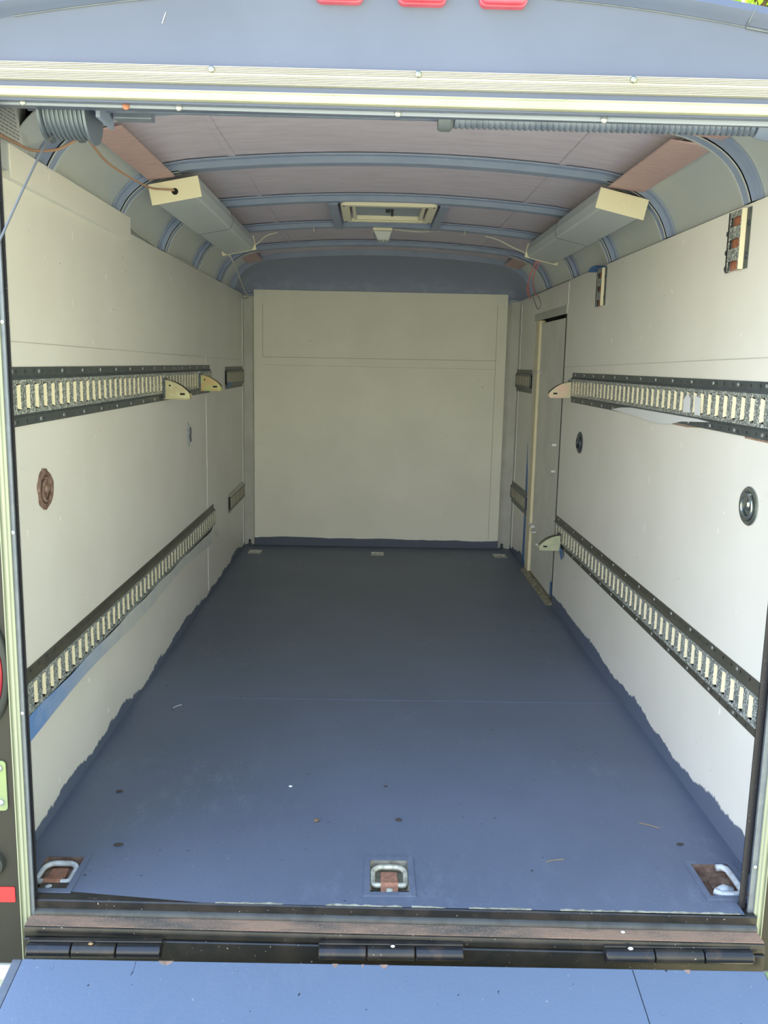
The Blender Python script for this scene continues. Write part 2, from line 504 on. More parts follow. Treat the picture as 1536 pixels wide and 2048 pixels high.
door = empty('door_1', kind='structure')
MB().box(XW + 0.010, XW + 0.035, D0 + 0.068, D1 - 0.120, 0.020, DZ - 0.045).build('door_panel', M['door_paint'], door, bevel=0.002)
MB().box(XW - 0.004, XW + 0.03, 2.715, 2.800, 0.012, DZ - 0.03).build('jamb_strip', M['cream'], door, bevel=0.002)
MB().box(XW + 0.002, XW + 0.03, 2.80, D1, 0.012, DZ - 0.02).build('side_reveal', M['corner'], door)
mb = MB(); mb.box(XW - 0.006, XW + 0.004, D0 - 0.005, D1, DZ - 0.030, DZ + 0.006)
mb.build('head_trim', M['corner'], door, bevel=0.001)
MB().box(XW - 0.002, XW + 0.012, D0 + 0.001, D0 + 0.014, 0.02, DZ - 0.03).build('door_gap_strip', M['rubber'], door)  # added dark strip in place of the dark gap along the door edge
MB().box(XW + 0.036, XW + 0.05, D0 - 0.01, D1 + 0.01, 0, DZ + 0.01).build('door_backing', M['dark'], door)
MB().prism([(XW - 0.026, 0.0005), (XW + 0.03, 0.0005), (XW + 0.03, 0.018), (XW - 0.002, 0.018), (XW - 0.016, 0.008)], 'y', D0 + 0.004, D1 - 0.03).build('door_threshold', M['pan_grey'], door, bevel=0.001)
for (yy, z, l, h) in ((2.235, 0.752, 0.05, 0.014), (2.222, 0.626, 0.04, 0.012), (2.69, 0.275, 0.09, 0.012), (2.62, 0.255, 0.06, 0.008), (2.74, 1.086, 0.13, 0.008), (2.50, 0.21, 0.03, 0.008)):
    MB().box(XW - 0.010, XW + 0.011, yy - l / 2, yy + l / 2, z - h / 2, z + h / 2).build('door_catch', M['chip'], door, bevel=0.002)

wb = empty('wall_back', kind='structure')
MB().box(-XW, XW, YB, YB + 0.02, 0, ZT).build('bulkhead_sheet', M['corner'], wb)
MB().prism([(-0.757, 0.0), (0.7425, 0.0), (0.742, 1.5315), (-0.7573, 1.5295)], 'y', YB - 0.022, YB - 0.002).build('bulkhead_board', M['board'], wb, bevel=0.0015)
mb = MB()
yb = YB - 0.0225
mb.prism([(-0.705, 1.139), (0.680, 1.144), (0.680, 1.147), (-0.705, 1.142)], 'y', yb - 0.0012, yb)
mb.box(-0.705, 0.68, yb - 0.0008, yb, 1.094, 1.0955)
mb.box(-0.706, -0.703, yb - 0.001, yb, 1.14, 1.45); mb.box(0.680, 0.683, yb - 0.001, yb, 0.06, 1.47)
mb.build('patch_outline', M['corner'], wb)
mb = MB()
for sx in (-1, 1):
    mb.prism([(sx * 0.8174, YB - 0.012), (sx * 0.770, YB - 0.004), (sx * 0.760, YB - 0.004), (sx * 0.760, YB), (sx * 0.8174, YB)], 'z', 0, 1.495)
mb.build('corner_post', M['corner'], wb)
MB().box(-0.9, 0.9, YB + 0.03, YB + 0.06, -0.14, 1.75).build('outer_skin', M['skin'], wb)
for sx in (-0.787, 0.768):
    mb = MB(); mb.tube([(sx, YB - 0.012, 0.004), (sx, YB - 0.012, 0.032)], 0.008, 8); mb.box(sx - 0.016, sx + 0.014, YB - 0.03, YB - 0.004, 0, 0.006)
    mb.build('corner_bolt', M['chrome_dark'], wb)


# ------------------------------------------------------------------ ceiling
COVE = [(0.60, 1.6625), (0.66, 1.651), (0.70, 1.636), (0.737, 1.6155), (0.765, 1.592), (0.785, 1.568), (0.800, 1.541), (0.808, 1.522), (0.8145, 1.5025)]


def bow_profile(d=0.0):
    """inner roof line from the left wall top over the crown to the right wall top, d = offset outwards"""
    half = []
    for i in range(12):
        x = 0.05 * i
        half.append((x, 1.6950 - 0.09 * x * x))
    P_ = COVE
    for i in range(len(P_) - 1):
        p0, p1, p2, p3 = P_[max(i - 1, 0)], P_[i], P_[i + 1], P_[min(i + 2, len(P_) - 1)]
        for k in range(2):
            u = k / 2
            half.append(tuple(0.5 * (2 * p1[j] + (-p0[j] + p2[j]) * u + (2 * p0[j] - 5 * p1[j] + 4 * p2[j] - p3[j]) * u * u + (-p0[j] + 3 * p1[j] - 3 * p2[j] + p3[j]) * u ** 3) for j in (0, 1)))
    half.append(P_[-1])
    off = []
    for i, q in enumerate(half):
        a, b = half[max(i - 1, 0)], half[min(i + 1, len(half) - 1)]
        tx, tz = b[0] - a[0], b[1] - a[1]; l = math.hypot(tx, tz)
        off.append((q[0] - tz / l * d if i else 0.0, q[1] + tx / l * d))
    return [(-x, z) for x, z in reversed(off)] + off[1:]


def arch(mb, d0, d1, y0, y1, sel=None):
    a, b_ = bow_profile(d0), bow_profile(d1)
    n = len(a); n0 = len(mb.v)
    idx = range(n) if sel is None else [i for i in range(n) if sel(a[i])]
    idx = list(idx)
    base = len(mb.v)
    for i in idx:
        mb.v += [(a[i][0], y0, a[i][1]), (a[i][0], y1, a[i][1]), (b_[i][0], y1, b_[i][1]), (b_[i][0], y0, b_[i][1])]
    for k in range(len(idx) - 1):
        p_, q = base + 4 * k, base + 4 * (k + 1)
        for e0, e1 in ((0, 1), (1, 2), (2, 3), (3, 0)):
            mb.face((p_ + e0, p_ + e1, q + e1, q + e0))
    mb.face((base, base + 3, base + 2, base + 1))
    L_ = base + 4 * (len(idx) - 1)
    mb.face((L_, L_ + 1, L_ + 2, L_ + 3))


ceil = empty('ceiling', kind='structure')
mb = MB(); arch(mb, 0.026, 0.034, -0.07, 3.02, sel=lambda q: abs(q[0]) < 0.715); mb.build('ceiling_ply', M['wood'], ceil, smooth=True)
mb = MB(); arch(mb, 0.0235, 0.026, 0.03, 3.02, sel=lambda q: q[0] <= -0.668); mb.build('cove_panel', M['cove'], ceil, smooth=True)
mb = MB(); arch(mb, 0.0235, 0.026, -0.19, 3.02, sel=lambda q: q[0] >= 0.668); mb.build('cove_panel', M['cove'], ceil, smooth=True)
mb = MB(); arch(mb, 0.06, 0.08, -0.205, 3.50); mb.build('roof_skin', M['skin'], ceil, smooth=True)
for yb_ in BOWS:
    mb = MB(); arch(mb, 0.0, 0.0225, yb_ - 0.022, yb_ + 0.022)
    arch(mb, 0.018, 0.0228, yb_ - 0.045, yb_ + 0.045)
    mb.build('roof_bow', M['bow'], ceil, smooth=True)
    mb = MB()
    for s_ in (-1, 1):
        arch(mb, -0.0015, 0.003, yb_ + s_ * 0.019 - 0.003, yb_ + s_ * 0.019 + 0.003, sel=lambda q: abs(q[0]) > 0.62 and q[0] * 1 < 0)
    mb.build('bow_rib', M['cove'], ceil, smooth=True)
    mb = MB()
    for s_ in (-1, 1):
        arch(mb, -0.0015, 0.003, yb_ + s_ * 0.019 - 0.003, yb_ + s_ * 0.019 + 0.003, sel=lambda q: q[0] > 0.62)
    mb.build('bow_rib', M['cove'], ceil, smooth=True)


def strip(x0, x1, y0, y1, s, z0=1.6455, z1=1.634):
    """luan strip lying under the roof line between two bows"""
    mb = MB(); mb.prism([(s * x0, z0), (s * x1, z1), (s * x1, z1 - 0.004), (s * x0, z0 - 0.004)], 'y', y0, y1)
    mb.build('luan_strip', M['wood2'], ceil)


strip(0.632, 0.738, 0.222, 0.766, 1)
strip(0.640, 0.716, 0.222, 0.766, -1)
strip(0.655, 0.742, -0.055, 0.178, 1, 1.650, 1.639)
strip(0.640, 0.712, -0.055, 0.178, -1, 1.648, 1.639)
strip(0.652, 0.735, 2.625, 2.975, 1, 1.658, 1.640)
strip(0.655, 0.735, 2.625, 2.975, -1, 1.658, 1.640)
# seam strips seen either side of the roof
mb = MB()
for x in (0.49, -0.47):
    for k in range(0, 4):
        z = 1.695 - 0.09 * x * x + 0.0255
        mb.box(x - 0.010, x + 0.010, BOWS[k] + 0.03, BOWS[k + 1] - 0.03, z - 0.002, z)
mb.build('seam_strip', M['wood'], ceil)

# rounded front cap closing the roof down to the bulkhead
pr = [q for q in bow_profile(0.02)]
mb = MB(); n0 = 0; rows = []
K = 12
for k in range(K + 1):
    a = PI / 2 * k / K
    yy = 2.985 + (YB + 0.0 - 2.985) * math.sin(a)
    sc = math.cos(a)
    rows.append([(x, yy, 1.475 + (z - 1.475) * (sc ** 0.8 if sc > 0 else 0)) for x, z in pr])
for r_ in rows: mb.v += r_
n = len(pr)
for k in range(K):
    for i in range(n - 1):
        mb.face((k * n + i, k * n + i + 1, (k + 1) * n + i + 1, (k + 1) * n + i))
mb.build('front_cap', M['cap'], ceil, smooth='full')
mb = MB(); arch(mb, -0.002, 0.026, 2.975, 2.99); mb.build('cap_edge', M['bow'], ceil, smooth=True)
MB().box(-0.80, -0.755, YB - 0.03, YB - 0.005, 1.492, 1.505).box(0.745, 0.80, YB - 0.03, YB - 0.005, 1.492, 1.505).build('cap_lip', M['cap'], ceil, bevel=0.002)

# ------------------------------------------------------------------ rear face: header, posts
rear = empty('wall_rear', kind='structure')


def crest(x): return 1.7625 - 0.126 * x * x if abs(x) < 0.74 else 1.6935 - (abs(x) - 0.74) * 0.55 - (abs(x) - 0.74) ** 2 * 2.0


mb = MB()
xsn = [-0.90 + 1.80 * i / 60 for i in range(61)]
prof = [(-0.258, 'b'), (-0.260, 'c-'), (-0.262, 'c'), (-0.272, 0.006), (-0.282, 0.018), (-0.280, 0.030), (-0.262, 0.036), (-0.18, 0.040), (-0.10, 0.040)]
for x in xsn:
    c_ = crest(x)
    for yy, h in prof:
        z = 1.585 if h == 'b' else (c_ - 0.003 if h == 'c-' else (c_ if h == 'c' else c_ + h))
        mb.v.append((x, yy, z))
k = len(prof)
for i in range(60):
    for j in range(k - 1):
        mb.face((i * k + j, (i + 1) * k + j, (i + 1) * k + j + 1, i * k + j + 1))
mb.build('header_panel', M['header'], rear, smooth=True)
MB().box(-0.90, 0.90, -0.256, -0.20, 1.566, 1.60).build('header_band', M['header'], rear)
MB().box(-0.86, 0.86, -0.225, -0.20, 1.572, 1.70).build('header_back', M['header'], rear)
mb = MB()      # crease and sealant seams on the header
pts = [(x, -0.2625, crest(x) - 0.001) for x in xsn if abs(x) < 0.72]
mb.tube(pts, 0.0012, 6)
mb.tube([(0.603, -0.2835, crest(0.603) + 0.022), (0.597, -0.272, crest(0.6) + 0.004), (0.597, -0.264, crest(0.6) - 0.0005)], 0.0012, 6)
mb.tube([(0.597 + 0.01 * i, -0.2630, crest(0.597 + 0.01 * i) - 0.002) for i in range(9)], 0.0022, 6)
mb.build('sealant_seam', M['galv'], rear)
mb = MB(); mb.prism([(-0.4262, 1.7147), (-0.4252, 1.7147), (-0.4318, 1.6965), (-0.4330, 1.6968)], 'y', -0.2612, -0.2600); mb.build('scratch', M['chip'], rear)
# posts
for (x0, x1, s) in ((-0.90, -0.759, -1), (0.787, 0.92, 1)):
    MB().box(x0, x1, -0.258, -0.250, -0.142, 1.58).build('post_face', M['post'], rear, bevel=0.001)
MB().box(-0.742, -0.7315, -0.2475, -0.2445, -0.02, 1.58).build('edge_seal', M['seal'], rear)
MB().box(0.7440, 0.7580, -0.2475, -0.2445, -0.05, 1.58).build('edge_seal', M['seal'], rear)
MB().box(-0.90, -0.84, -0.262, -0.24, -0.142, -0.175).box(-0.84, -0.765, -0.262, -0.24, -0.145, -0.178).build('skirt_strip', M['bumper'], rear)
MB().box(0.785, 0.90, -0.262, -0.24, -0.148, -0.178).build('skirt_strip', M['bumper'], rear)

# aluminium trims
tr1 = empty('trim_1', kind='structure')
mb = MB()
pf = [(-0.262, 1.597)]
z = 1.598
ribs = []
for i in range(5): ribs += [(-0.2640, z), (-0.2665, z + 0.0004), (-0.2665, z + 0.0020), (-0.2640, z + 0.0024)]; z += 0.0027
ribs += [(-0.2655, z + 0.0004), (-0.2660, z + 0.0010), (-0.2660, z + 0.0045), (-0.2650, z + 0.005)]; z += 0.0052
for i in range(4): ribs += [(-0.2640, z), (-0.2665, z + 0.0004), (-0.2665, z + 0.0020), (-0.2640, z + 0.0024)]; z += 0.0027
pf = [(-0.258, 1.5975)] + ribs + [(-0.258, 1.6268)]
mb.v = [(-0.90, y, z_) for y, z_ in pf] + [(0.92, y, z_ + 0.003) for y, z_ in pf]
n = len(pf)
for i in range(n):
    j = (i + 1) % n
    mb.face((i, j, n + j, n + i))
mb.face(tuple(range(n))); mb.face(tuple(n + i for i in range(n)))
mb.build('ribbed_strip', M['alu'], tr1)
for x in (-0.346, 0.019, 0.402):
    q = MB(); q.lathe([(0.0062, 0.0), (0.0062, 0.001), (0.0050, 0.0032), (0.0030, 0.0042), (0.0016, 0.0042), (0.0014, 0.0025), (0.0, 0.0025)], 20, 'y', (0, 0, 0))
    o = q.build('screw', M['chrome'], tr1, smooth=True); o.location = (x, -0.2665, 1.6225 + x * 0.0015)
q = MB(); q.prism([(0.47 + 0.012 * i, 1.6262 + random.uniform(0, 0.0022)) for i in range(9)] + [(0.566, 1.6250), (0.47, 1.6245)], 'y', -0.2645, -0.259)
q.build('bare_metal_edge', M['alu'], tr1)

tr2 = empty('trim_2', kind='structure')
mb = MB()
pf = [(-0.256, 1.5865), (-0.2640, 1.5868), (-0.2645, 1.5852), (-0.2632, 1.5835), (-0.2645, 1.5820), (-0.2650, 1.5750), (-0.2660, 1.5732), (-0.2655, 1.5715), (-0.262, 1.5705), (-0.235, 1.5690), (-0.235, 1.5720), (-0.256, 1.5735)]
mb.v = [(-0.90, y, z_) for y, z_ in pf] + [(0.92, y, z_ + (0.0025 if i < 5 else -0.001)) for i, (y, z_) in enumerate(pf)]
n = len(pf)
for i in range(n):
    j = (i + 1) % n
    mb.face((i, j, n + j, n + i))
mb.face(tuple(range(n))); mb.face(tuple(n + i for i in range(n)))
mb.build('drip_strip', M['alu_old'], tr2)
MB().prism([(-0.90, 1.5695), (0.92, 1.5685), (0.92, 1.5575), (-0.90, 1.5625)], 'y', -0.240, -0.236).build('lower_flange', M['flange_grey'], tr2)
for (x, zz_) in ((-0.69, 1.5665), (-0.505, 1.5640), (-0.41, 1.5642), (-0.015, 1.5635), (0.36, 1.5618)):
    q = MB(); q.lathe([(0.0065, 0), (0.0060, 0.0018), (0.0040, 0.0035), (0, 0.0042)], 16, 'y', cap=False)
    o = q.build('screw', M['screw'] if x != -0.505 else M['ply_edge'], tr2, smooth=True); o.location = (x, -0.2405, zz_)

for nm, x0, x1, x2 in (('trim_3', -0.7605, -0.7410, -0.7335), ('trim_4', 0.7690, 0.7885, 0.7570)):
    t3 = empty(nm, kind='structure')
    s = 1 if x0 < 0 else -1
    a, b2 = (x0, x1) if x0 < 0 else (x1, x0)     # outer edge first
    w = (b2 - a)
    pf = [(a, -0.256), (a, -0.268), (a + 0.10 * w, -0.2685), (a + 0.16 * w, -0.264), (a + 0.36 * w, -0.264), (a + 0.42 * w, -0.2685), (a + 0.66 * w, -0.2685), (a + 0.74 * w, -0.266), (b2, -0.266), (b2, -0.256)]
    q = MB(); q.prism(pf, 'z', -0.138, 1.575); q.build('ribbed_strip', M['alu_post'], t3)
    c0, c1 = (x1, x2) if x0 < 0 else (x2, x0)
    MB().box(min(c0, c1), max(c0, c1), -0.262, -0.256, -0.06, 1.57).build('side_flange', M['galv'], t3)
    for zz_ in ((1.178, 0.782, 0.415) if x0 < 0 else (0.62, 0.10)):
        q = MB(); q.lathe([(0.0042, 0), (0.0038, 0.0018), (0, 0.0032)], 14, 'y', cap=False)
        o = q.build('screw', M['screw'], t3, smooth=True); o.location = ((c0 + c1) / 2, -0.262, zz_)

# ------------------------------------------------------------------ sill under the ramp hinge
sill = empty('rear_sill', (0, -0.30, -0.04), 'rusty black steel sill running across below the blue floor edge', 'sill')
sl = Vector((0, 0.30, 0.04))


def slprism(poly, name, mat, x0=-0.742, x1=0.770, bevel=0.001):
    mb = MB()
    steps = 12
    for i in range(steps):
        pass
    k = len(poly)
    xs_ = [x0 + (x1 - x0) * i / steps for i in range(steps + 1)]
    for x in xs_:
        dy = -(x / 0.735) * 0.012
        mb.v += [(x, y + dy + 0.30, z + 0.04 - 0.004 * x) for y, z in poly]
    for i in range(steps):
        for j in range(k):
            j2 = (j + 1) % k
            mb.face((i * k + j, i * k + j2, (i + 1) * k + j2, (i + 1) * k + j))
    mb.face(tuple(range(k))); mb.face(tuple(steps * k + j for j in range(k)))
    return mb.build(name, mat, sill, smooth=True)


slprism([(-0.2, -0.004), (-0.263, -0.0015), (-0.2655, -0.004), (-0.265, -0.020), (-0.2, -0.024)], 'floor_edge_channel', M['sill_black'])
slprism([(-0.2, -0.022), (-0.268, -0.021), (-0.273, -0.024), (-0.274, -0.030), (-0.2, -0.034)], 'grey_ledge', M['sill_grey'])
slprism([(-0.2, -0.0315), (-0.306, -0.0315), (-0.306, -0.04), (-0.2, -0.04)], 'rusty_ledge', M['sill_rust'])
slprism([(-0.2, -0.033), (-0.304, -0.0318), (-0.309, -0.034), (-0.311, -0.040), (-0.311, -0.052), (-0.308, -0.056), (-0.2, -0.056)], 'rounded_nosing', M['sill_black'])
slprism([(-0.2, -0.054), (-0.312, -0.056), (-0.314, -0.058), (-0.314, -0.13), (-0.2, -0.13)], 'hinge_face', M['sill_black'])
mb = MB()
for (xa, xb) in ((-0.665, -0.60), (-0.13, 0.03), (0.05, 0.12), (0.17, 0.30), (0.36, 0.735), (-0.36, -0.22)):
    pts = []
    nn = max(4, int((xb - xa) / 0.012))
    up = [(xa + (xb - xa) * i / nn, front_edge(xa + (xb - xa) * i / nn) + random.uniform(0.0015, 0.007)) for i in range(nn + 1)]
    dn = [(x, front_edge(x) - 0.0005) for x, _ in reversed(up)]
    mb.prism([(x, y + 0.30) for x, y in up + dn], 'z', 0.0401, 0.0407)
mb.build('chipped_paint', M['chip_white'], sill)


# ------------------------------------------------------------------ ramp door let down
SL = 0.20
ang = math.atan(SL)
ramp = empty('ramp_door', (0, -0.357, -0.0635), 'blue painted plywood ramp door folded down below the rear sill', 'ramp', rot=(ang, -0.008 * 1.0 * 1, 0))
ramp.rotation_euler = (ang, 0.0082, 0.0)
MB().box(-0.722, 0.755, -1.82, 0, -0.022, 0).build('ramp_board', M['ramp'], ramp, bevel=0.0015)
MB().box(-0.742, -0.723, -1.83, 0.0, -0.03, -0.001).build('edge_rail', M['galv'], ramp, bevel=0.002)
MB().box(0.756, 0.775, -1.83, 0.0, -0.03, -0.001).build('edge_rail', M['latch'], ramp, bevel=0.002)
MB().box(0.4885, 0.4900, -1.5, -0.003, -0.0005, 0.0004, Matrix.Rotation(0.0, 4, 'Z')).build('board_joint', M['dark'], ramp)
mb = MB()
mb.prism([(-0.50 + 0.002 * math.sin(i), -0.004 - 0.008 * i) for i in range(5)] + [(-0.4985, -0.03), (-0.4988, -0.004)], 'z', -0.0005, 0.0004)
mb.build('crack', M['dark'], ramp)
for (x, y) in ((0.034, -0.034), (-0.66, -0.02), (0.73, -0.075), (0.52, -0.10), (-0.30, -0.02)):
    q = MB(); q.lathe([(0.0045, 0.0), (0.0045, 0.0005), (0.0035, 0.0006), (0.0030, 0.0001), (0.0, 0.0001)], 14, 'z', cap=False)
    o = q.build('screw', M['ramp'], ramp, smooth=True); o.location = (x, y, 0.0001)
mb = MB()
for (x, w) in ((-0.105, 0.012), (-0.05, 0.004), (-0.008, 0.016), (-0.44, 0.03), (0.60, 0.012)):
    mb.prism([(x - w / 2, 0.0), (x + w / 2, 0.0), (x + w * .4, -0.004), (x + w * .15, -0.010), (x - w * .2, -0.008), (x - w * .45, -0.003)], 'z', -0.001, 0.0004)
mb.build('bare_wood_chip', M['chipwood'], ramp)

hinge_mats = M['hinge']


def hinge(x0, x1, n=3, label=''):
    h = empty('ramp_hinge', ((x0 + x1) / 2, -0.031, -0.017)); h.parent = sill
    half = (x1 - x0) / 2; w = 2 * half / n
    for i in range(n):
        a = -half + i * w + 0.0012; b_ = -half + (i + 1) * w - 0.0012
        z0 = 0
        q = MB(); q.lathe([(0.0, a), (0.0125, a), (0.014, a + 0.0015), (0.014, b_ - 0.0015), (0.0125, b_), (0.0, b_)], 22, 'x', (0, 0, z0), cap=False)
        q.build('knuckle', M['hinge'] if i != 1 else M['sill_black'], h, smooth=True)
    MB().box(-half, half, 0.006, 0.018, -0.003, 0.016).build('hinge_leaf', M['sill_black'], h, bevel=0.002)
    return h


hinge(-0.724, -0.455, 3, 'black barrel hinge of the ramp at the left end of the sill')
hinge(-0.140, 0.153, 3, 'black barrel hinge of the ramp at the middle of the sill')
hinge(0.440, 0.742, 3, 'black barrel hinge of the ramp at the right end of the sill')


# ------------------------------------------------------------------ D-ring floor anchors
def d_ring(loc, wx, wy, label, mats, kind='near'):
    pan_m, ring_m, strap_m = mats
    r = empty('floor_tie_down', loc, label, 'tie-down ring', 'floor anchors')
    hx, hy = wx / 2, wy / 2
    dp = 0.015 if kind != 'far' else 0.010
    q = MB()      # sunk pan
    q.v = [(-hx, -hy, -0.0002), (hx, -hy, -0.0002), (hx, hy, -0.0002), (-hx, hy, -0.0002),
           (-hx + .006, -hy + .006, -dp), (hx - .006, -hy + .006, -dp), (hx - .006, hy - .006, -dp), (-hx + .006, hy - .006, -dp)]
    for f in ((4, 5, 6, 7), (0, 1, 5, 4), (1, 2, 6, 5), (2, 3, 7, 6), (3, 0, 4, 7)): q.face(f)
    q.build('pan', pan_m, r)
    if kind != 'far':
        e_ = 0.013
        q = MB()      # painted flange round the pocket
        for (a, b_, c, d) in ((-hx - e_, hx + e_, -hy - e_, -hy), (-hx - e_, hx + e_, hy, hy + e_), (-hx - e_, -hx, -hy, hy), (hx, hx + e_, -hy, hy)):
            q.box(a, b_, c, d, 0.0, 0.0028)
        q.build('flange', M['floor'], r)
    if kind in ('near', 'left'):
        s_ = 1.0
        pts = []
        W2, yb_, yt = hx * 0.86, -hy + 0.034, hy - 0.022
        rc = 0.020
        # closed loop: straight bar at the near side, rounded far side
        def arc(cx, cy, r_, a0, a1, n=6):
            return [(cx + r_ * math.cos(a0 + (a1 - a0) * i / n), cy + r_ * math.sin(a0 + (a1 - a0) * i / n)) for i in range(n + 1)]
        c2 = arc(W2 - 0.009, yb_ + 0.009, 0.009, -PI / 2, 0, 5) + arc(W2 - 0.024, yt - 0.024, 0.024, 0, PI / 2, 7) + arc(-W2 + 0.024, yt - 0.024, 0.024, PI / 2, PI, 7) + arc(-W2 + 0.009, yb_ + 0.009, 0.009, PI, 1.5 * PI, 5)
        q = MB(); q.tube([(x, y, -0.0045 + (y - yb_) * 0.03) for x, y in c2], 0.0062, 12, closed=True)
        q.build('ring', ring_m, r, smooth='full')
        q = MB()      # strap folded over the bar
        q.prism([(-hy + 0.001, -0.0035), (yb_ - 0.008, -0.001), (yb_, 0.003), (yb_ + 0.010, 0.001), (yb_ + 0.020, -0.008), (yb_ + 0.020, -0.012), (-hy + 0.001, -0.014)], 'x', -0.019, 0.019)
        q.build('strap', strap_m, r, bevel=0.001)
        q = MB(); q.lathe([(0.008, 0.0), (0.0075, 0.003), (0.004, 0.005), (0, 0.0055)], 14, 'z', (0, -hy + 0.012, -0.0035), cap=False)
        q.build('bolt', ring_m, r, smooth=True)
        q = MB(); q.prism([(-0.020, yb_ + 0.018), (0.020, yb_ + 0.018), (0.018, yt - 0.012), (-0.018, yt - 0.012)], 'z', -0.0145, -0.006)
        q.build('backing_strap', strap_m, r, bevel=0.002)
    elif kind == 'right':      # ring fallen to the outer side, smeared with white paint
        c2 = [(hx * 0.30, hy - 0.010), (hx * 0.62, hy - 0.008), (hx * 0.84, hy - 0.018), (hx * 0.86, hy * 0.3), (hx * 0.86, -hy * 0.3), (hx * 0.84, -hy * 0.62), (hx * 0.70, -hy + 0.012), (hx * 0.2, -hy + 0.010), (-hx * 0.35, -hy + 0.012), (-hx * 0.62, -hy + 0.022)]
        q = MB(); q.tube([(x, y, -0.002) for x, y in c2], 0.0075, 12); q.build('ring', ring_m, r, smooth='full')
        q = MB()
        q.tube([(-hx * 0.35, -hy + 0.034, -0.011), (0, -hy + 0.036, -0.008), (hx * 0.45, -hy + 0.034, -0.010)], [0.009, 0.013, 0.010], 12)
        q.build('strap', strap_m, r, smooth='full')
        q = MB(); q.prism([(-0.020, -hy + 0.045), (0.020, -hy + 0.045), (0.018, hy - 0.03), (-0.018, hy - 0.03)], 'z', -0.0145, -0.011); q.build('backing_strap', pan_m, r, bevel=0.002)
        q = MB(); q.lathe([(0.008, 0.0), (0.0075, 0.003), (0, 0.005)], 14, 'z', (hx * 0.1, -hy + 0.022, -0.011), cap=False); q.build('bolt', ring_m, r, smooth=True)
    else:
        q = MB(); q.tube([(-hx * .55, -hy + .02, -.006), (-hx * .55, hy - .03, -.006), (-hx * .4, hy - .018, -.006), (hx * .4, hy - .018, -.006), (hx * .55, hy - .03, -.006), (hx * .55, -hy + .02, -.006)], 0.0045, 8, closed=True)
        q.build('ring', ring_m, r, smooth='full')
        q = MB(); q.box(-0.017, 0.017, -hy + .004, 0.010, -0.013, -0.0055); q.build('strap', strap_m, r, bevel=0.001)
        q = MB()
        e_ = 0.004
        for (a, b_, c, d) in ((-hx, hx, hy - e_, hy), (-hx, -hx + e_, -hy, hy), (hx - e_, hx, -hy, hy)): q.box(a, b_, c, d, 0.0, 0.0015)
        q.build('flange', ring_m, r)
    return r


cyn = (NY[0] + NY[1]) / 2; cyf = (FY[0] + FY[1]) / 2
mid = lambda h: (h[0] + h[1]) / 2
d_ring((mid(NEAR[0]), cyn, 0), 0.085, NY[1] - NY[0], 'rust brown floor anchor with whitish ring in the near left corner of the floor', (M['pan_brown'], M['ring_white'], M['rust_red']), 'left')
d_ring((mid(NEAR[1]), cyn, 0), 0.085, NY[1] - NY[0], 'square recessed floor anchor with worn steel ring, middle of the near row by the sill', (M['pan_grey'], M['ring_steel'], M['rust_red']), 'near')
d_ring((mid(NEAR[2]), cyn, 0), 0.085, NY[1] - NY[0], 'rusty floor anchor smeared with white paint in the near right corner of the floor', (M['pan_brown'], M['ring_white'], M['ring_white']), 'right')
d_ring((mid(FAR[0]), cyf, 0), 0.075, FY[1] - FY[0], 'pale recessed anchor in the far left corner of the floor', (M['pan_far'], M['pan_far'], M['pan_far']), 'far')
d_ring((mid(FAR[1]), cyf, 0), 0.076, FY[1] - FY[0], 'pale recessed anchor at the far end of the floor, middle of its row', (M['pan_far'], M['pan_far'], M['pan_far']), 'far')
d_ring((mid(FAR[2]), cyf, 0), 0.075, FY[1] - FY[0], 'pale recessed anchor in the far right corner of the floor', (M['pan_far'], M['pan_far'], M['pan_far']), 'far')


# ------------------------------------------------------------------ E-track rails
def frame(side, y, z):
    """local X runs along the rail, Y up, Z out of the wall"""
    if side == 'L': R = Matrix(((0, 0, 1), (1, 0, 0), (0, 1, 0)))
    elif side == 'R': R = Matrix(((0, 0, -1), (-1, 0, 0), (0, 1, 0)))
    else: R = Matrix(((0, 0, -1), (0, 1, 0), (1, 0, 0)))           # vertical piece on the right wall
    Mx = R.to_4x4()
    Mx.translation = Vector((-XW if side == 'L' else XW, y, z))
    return Mx


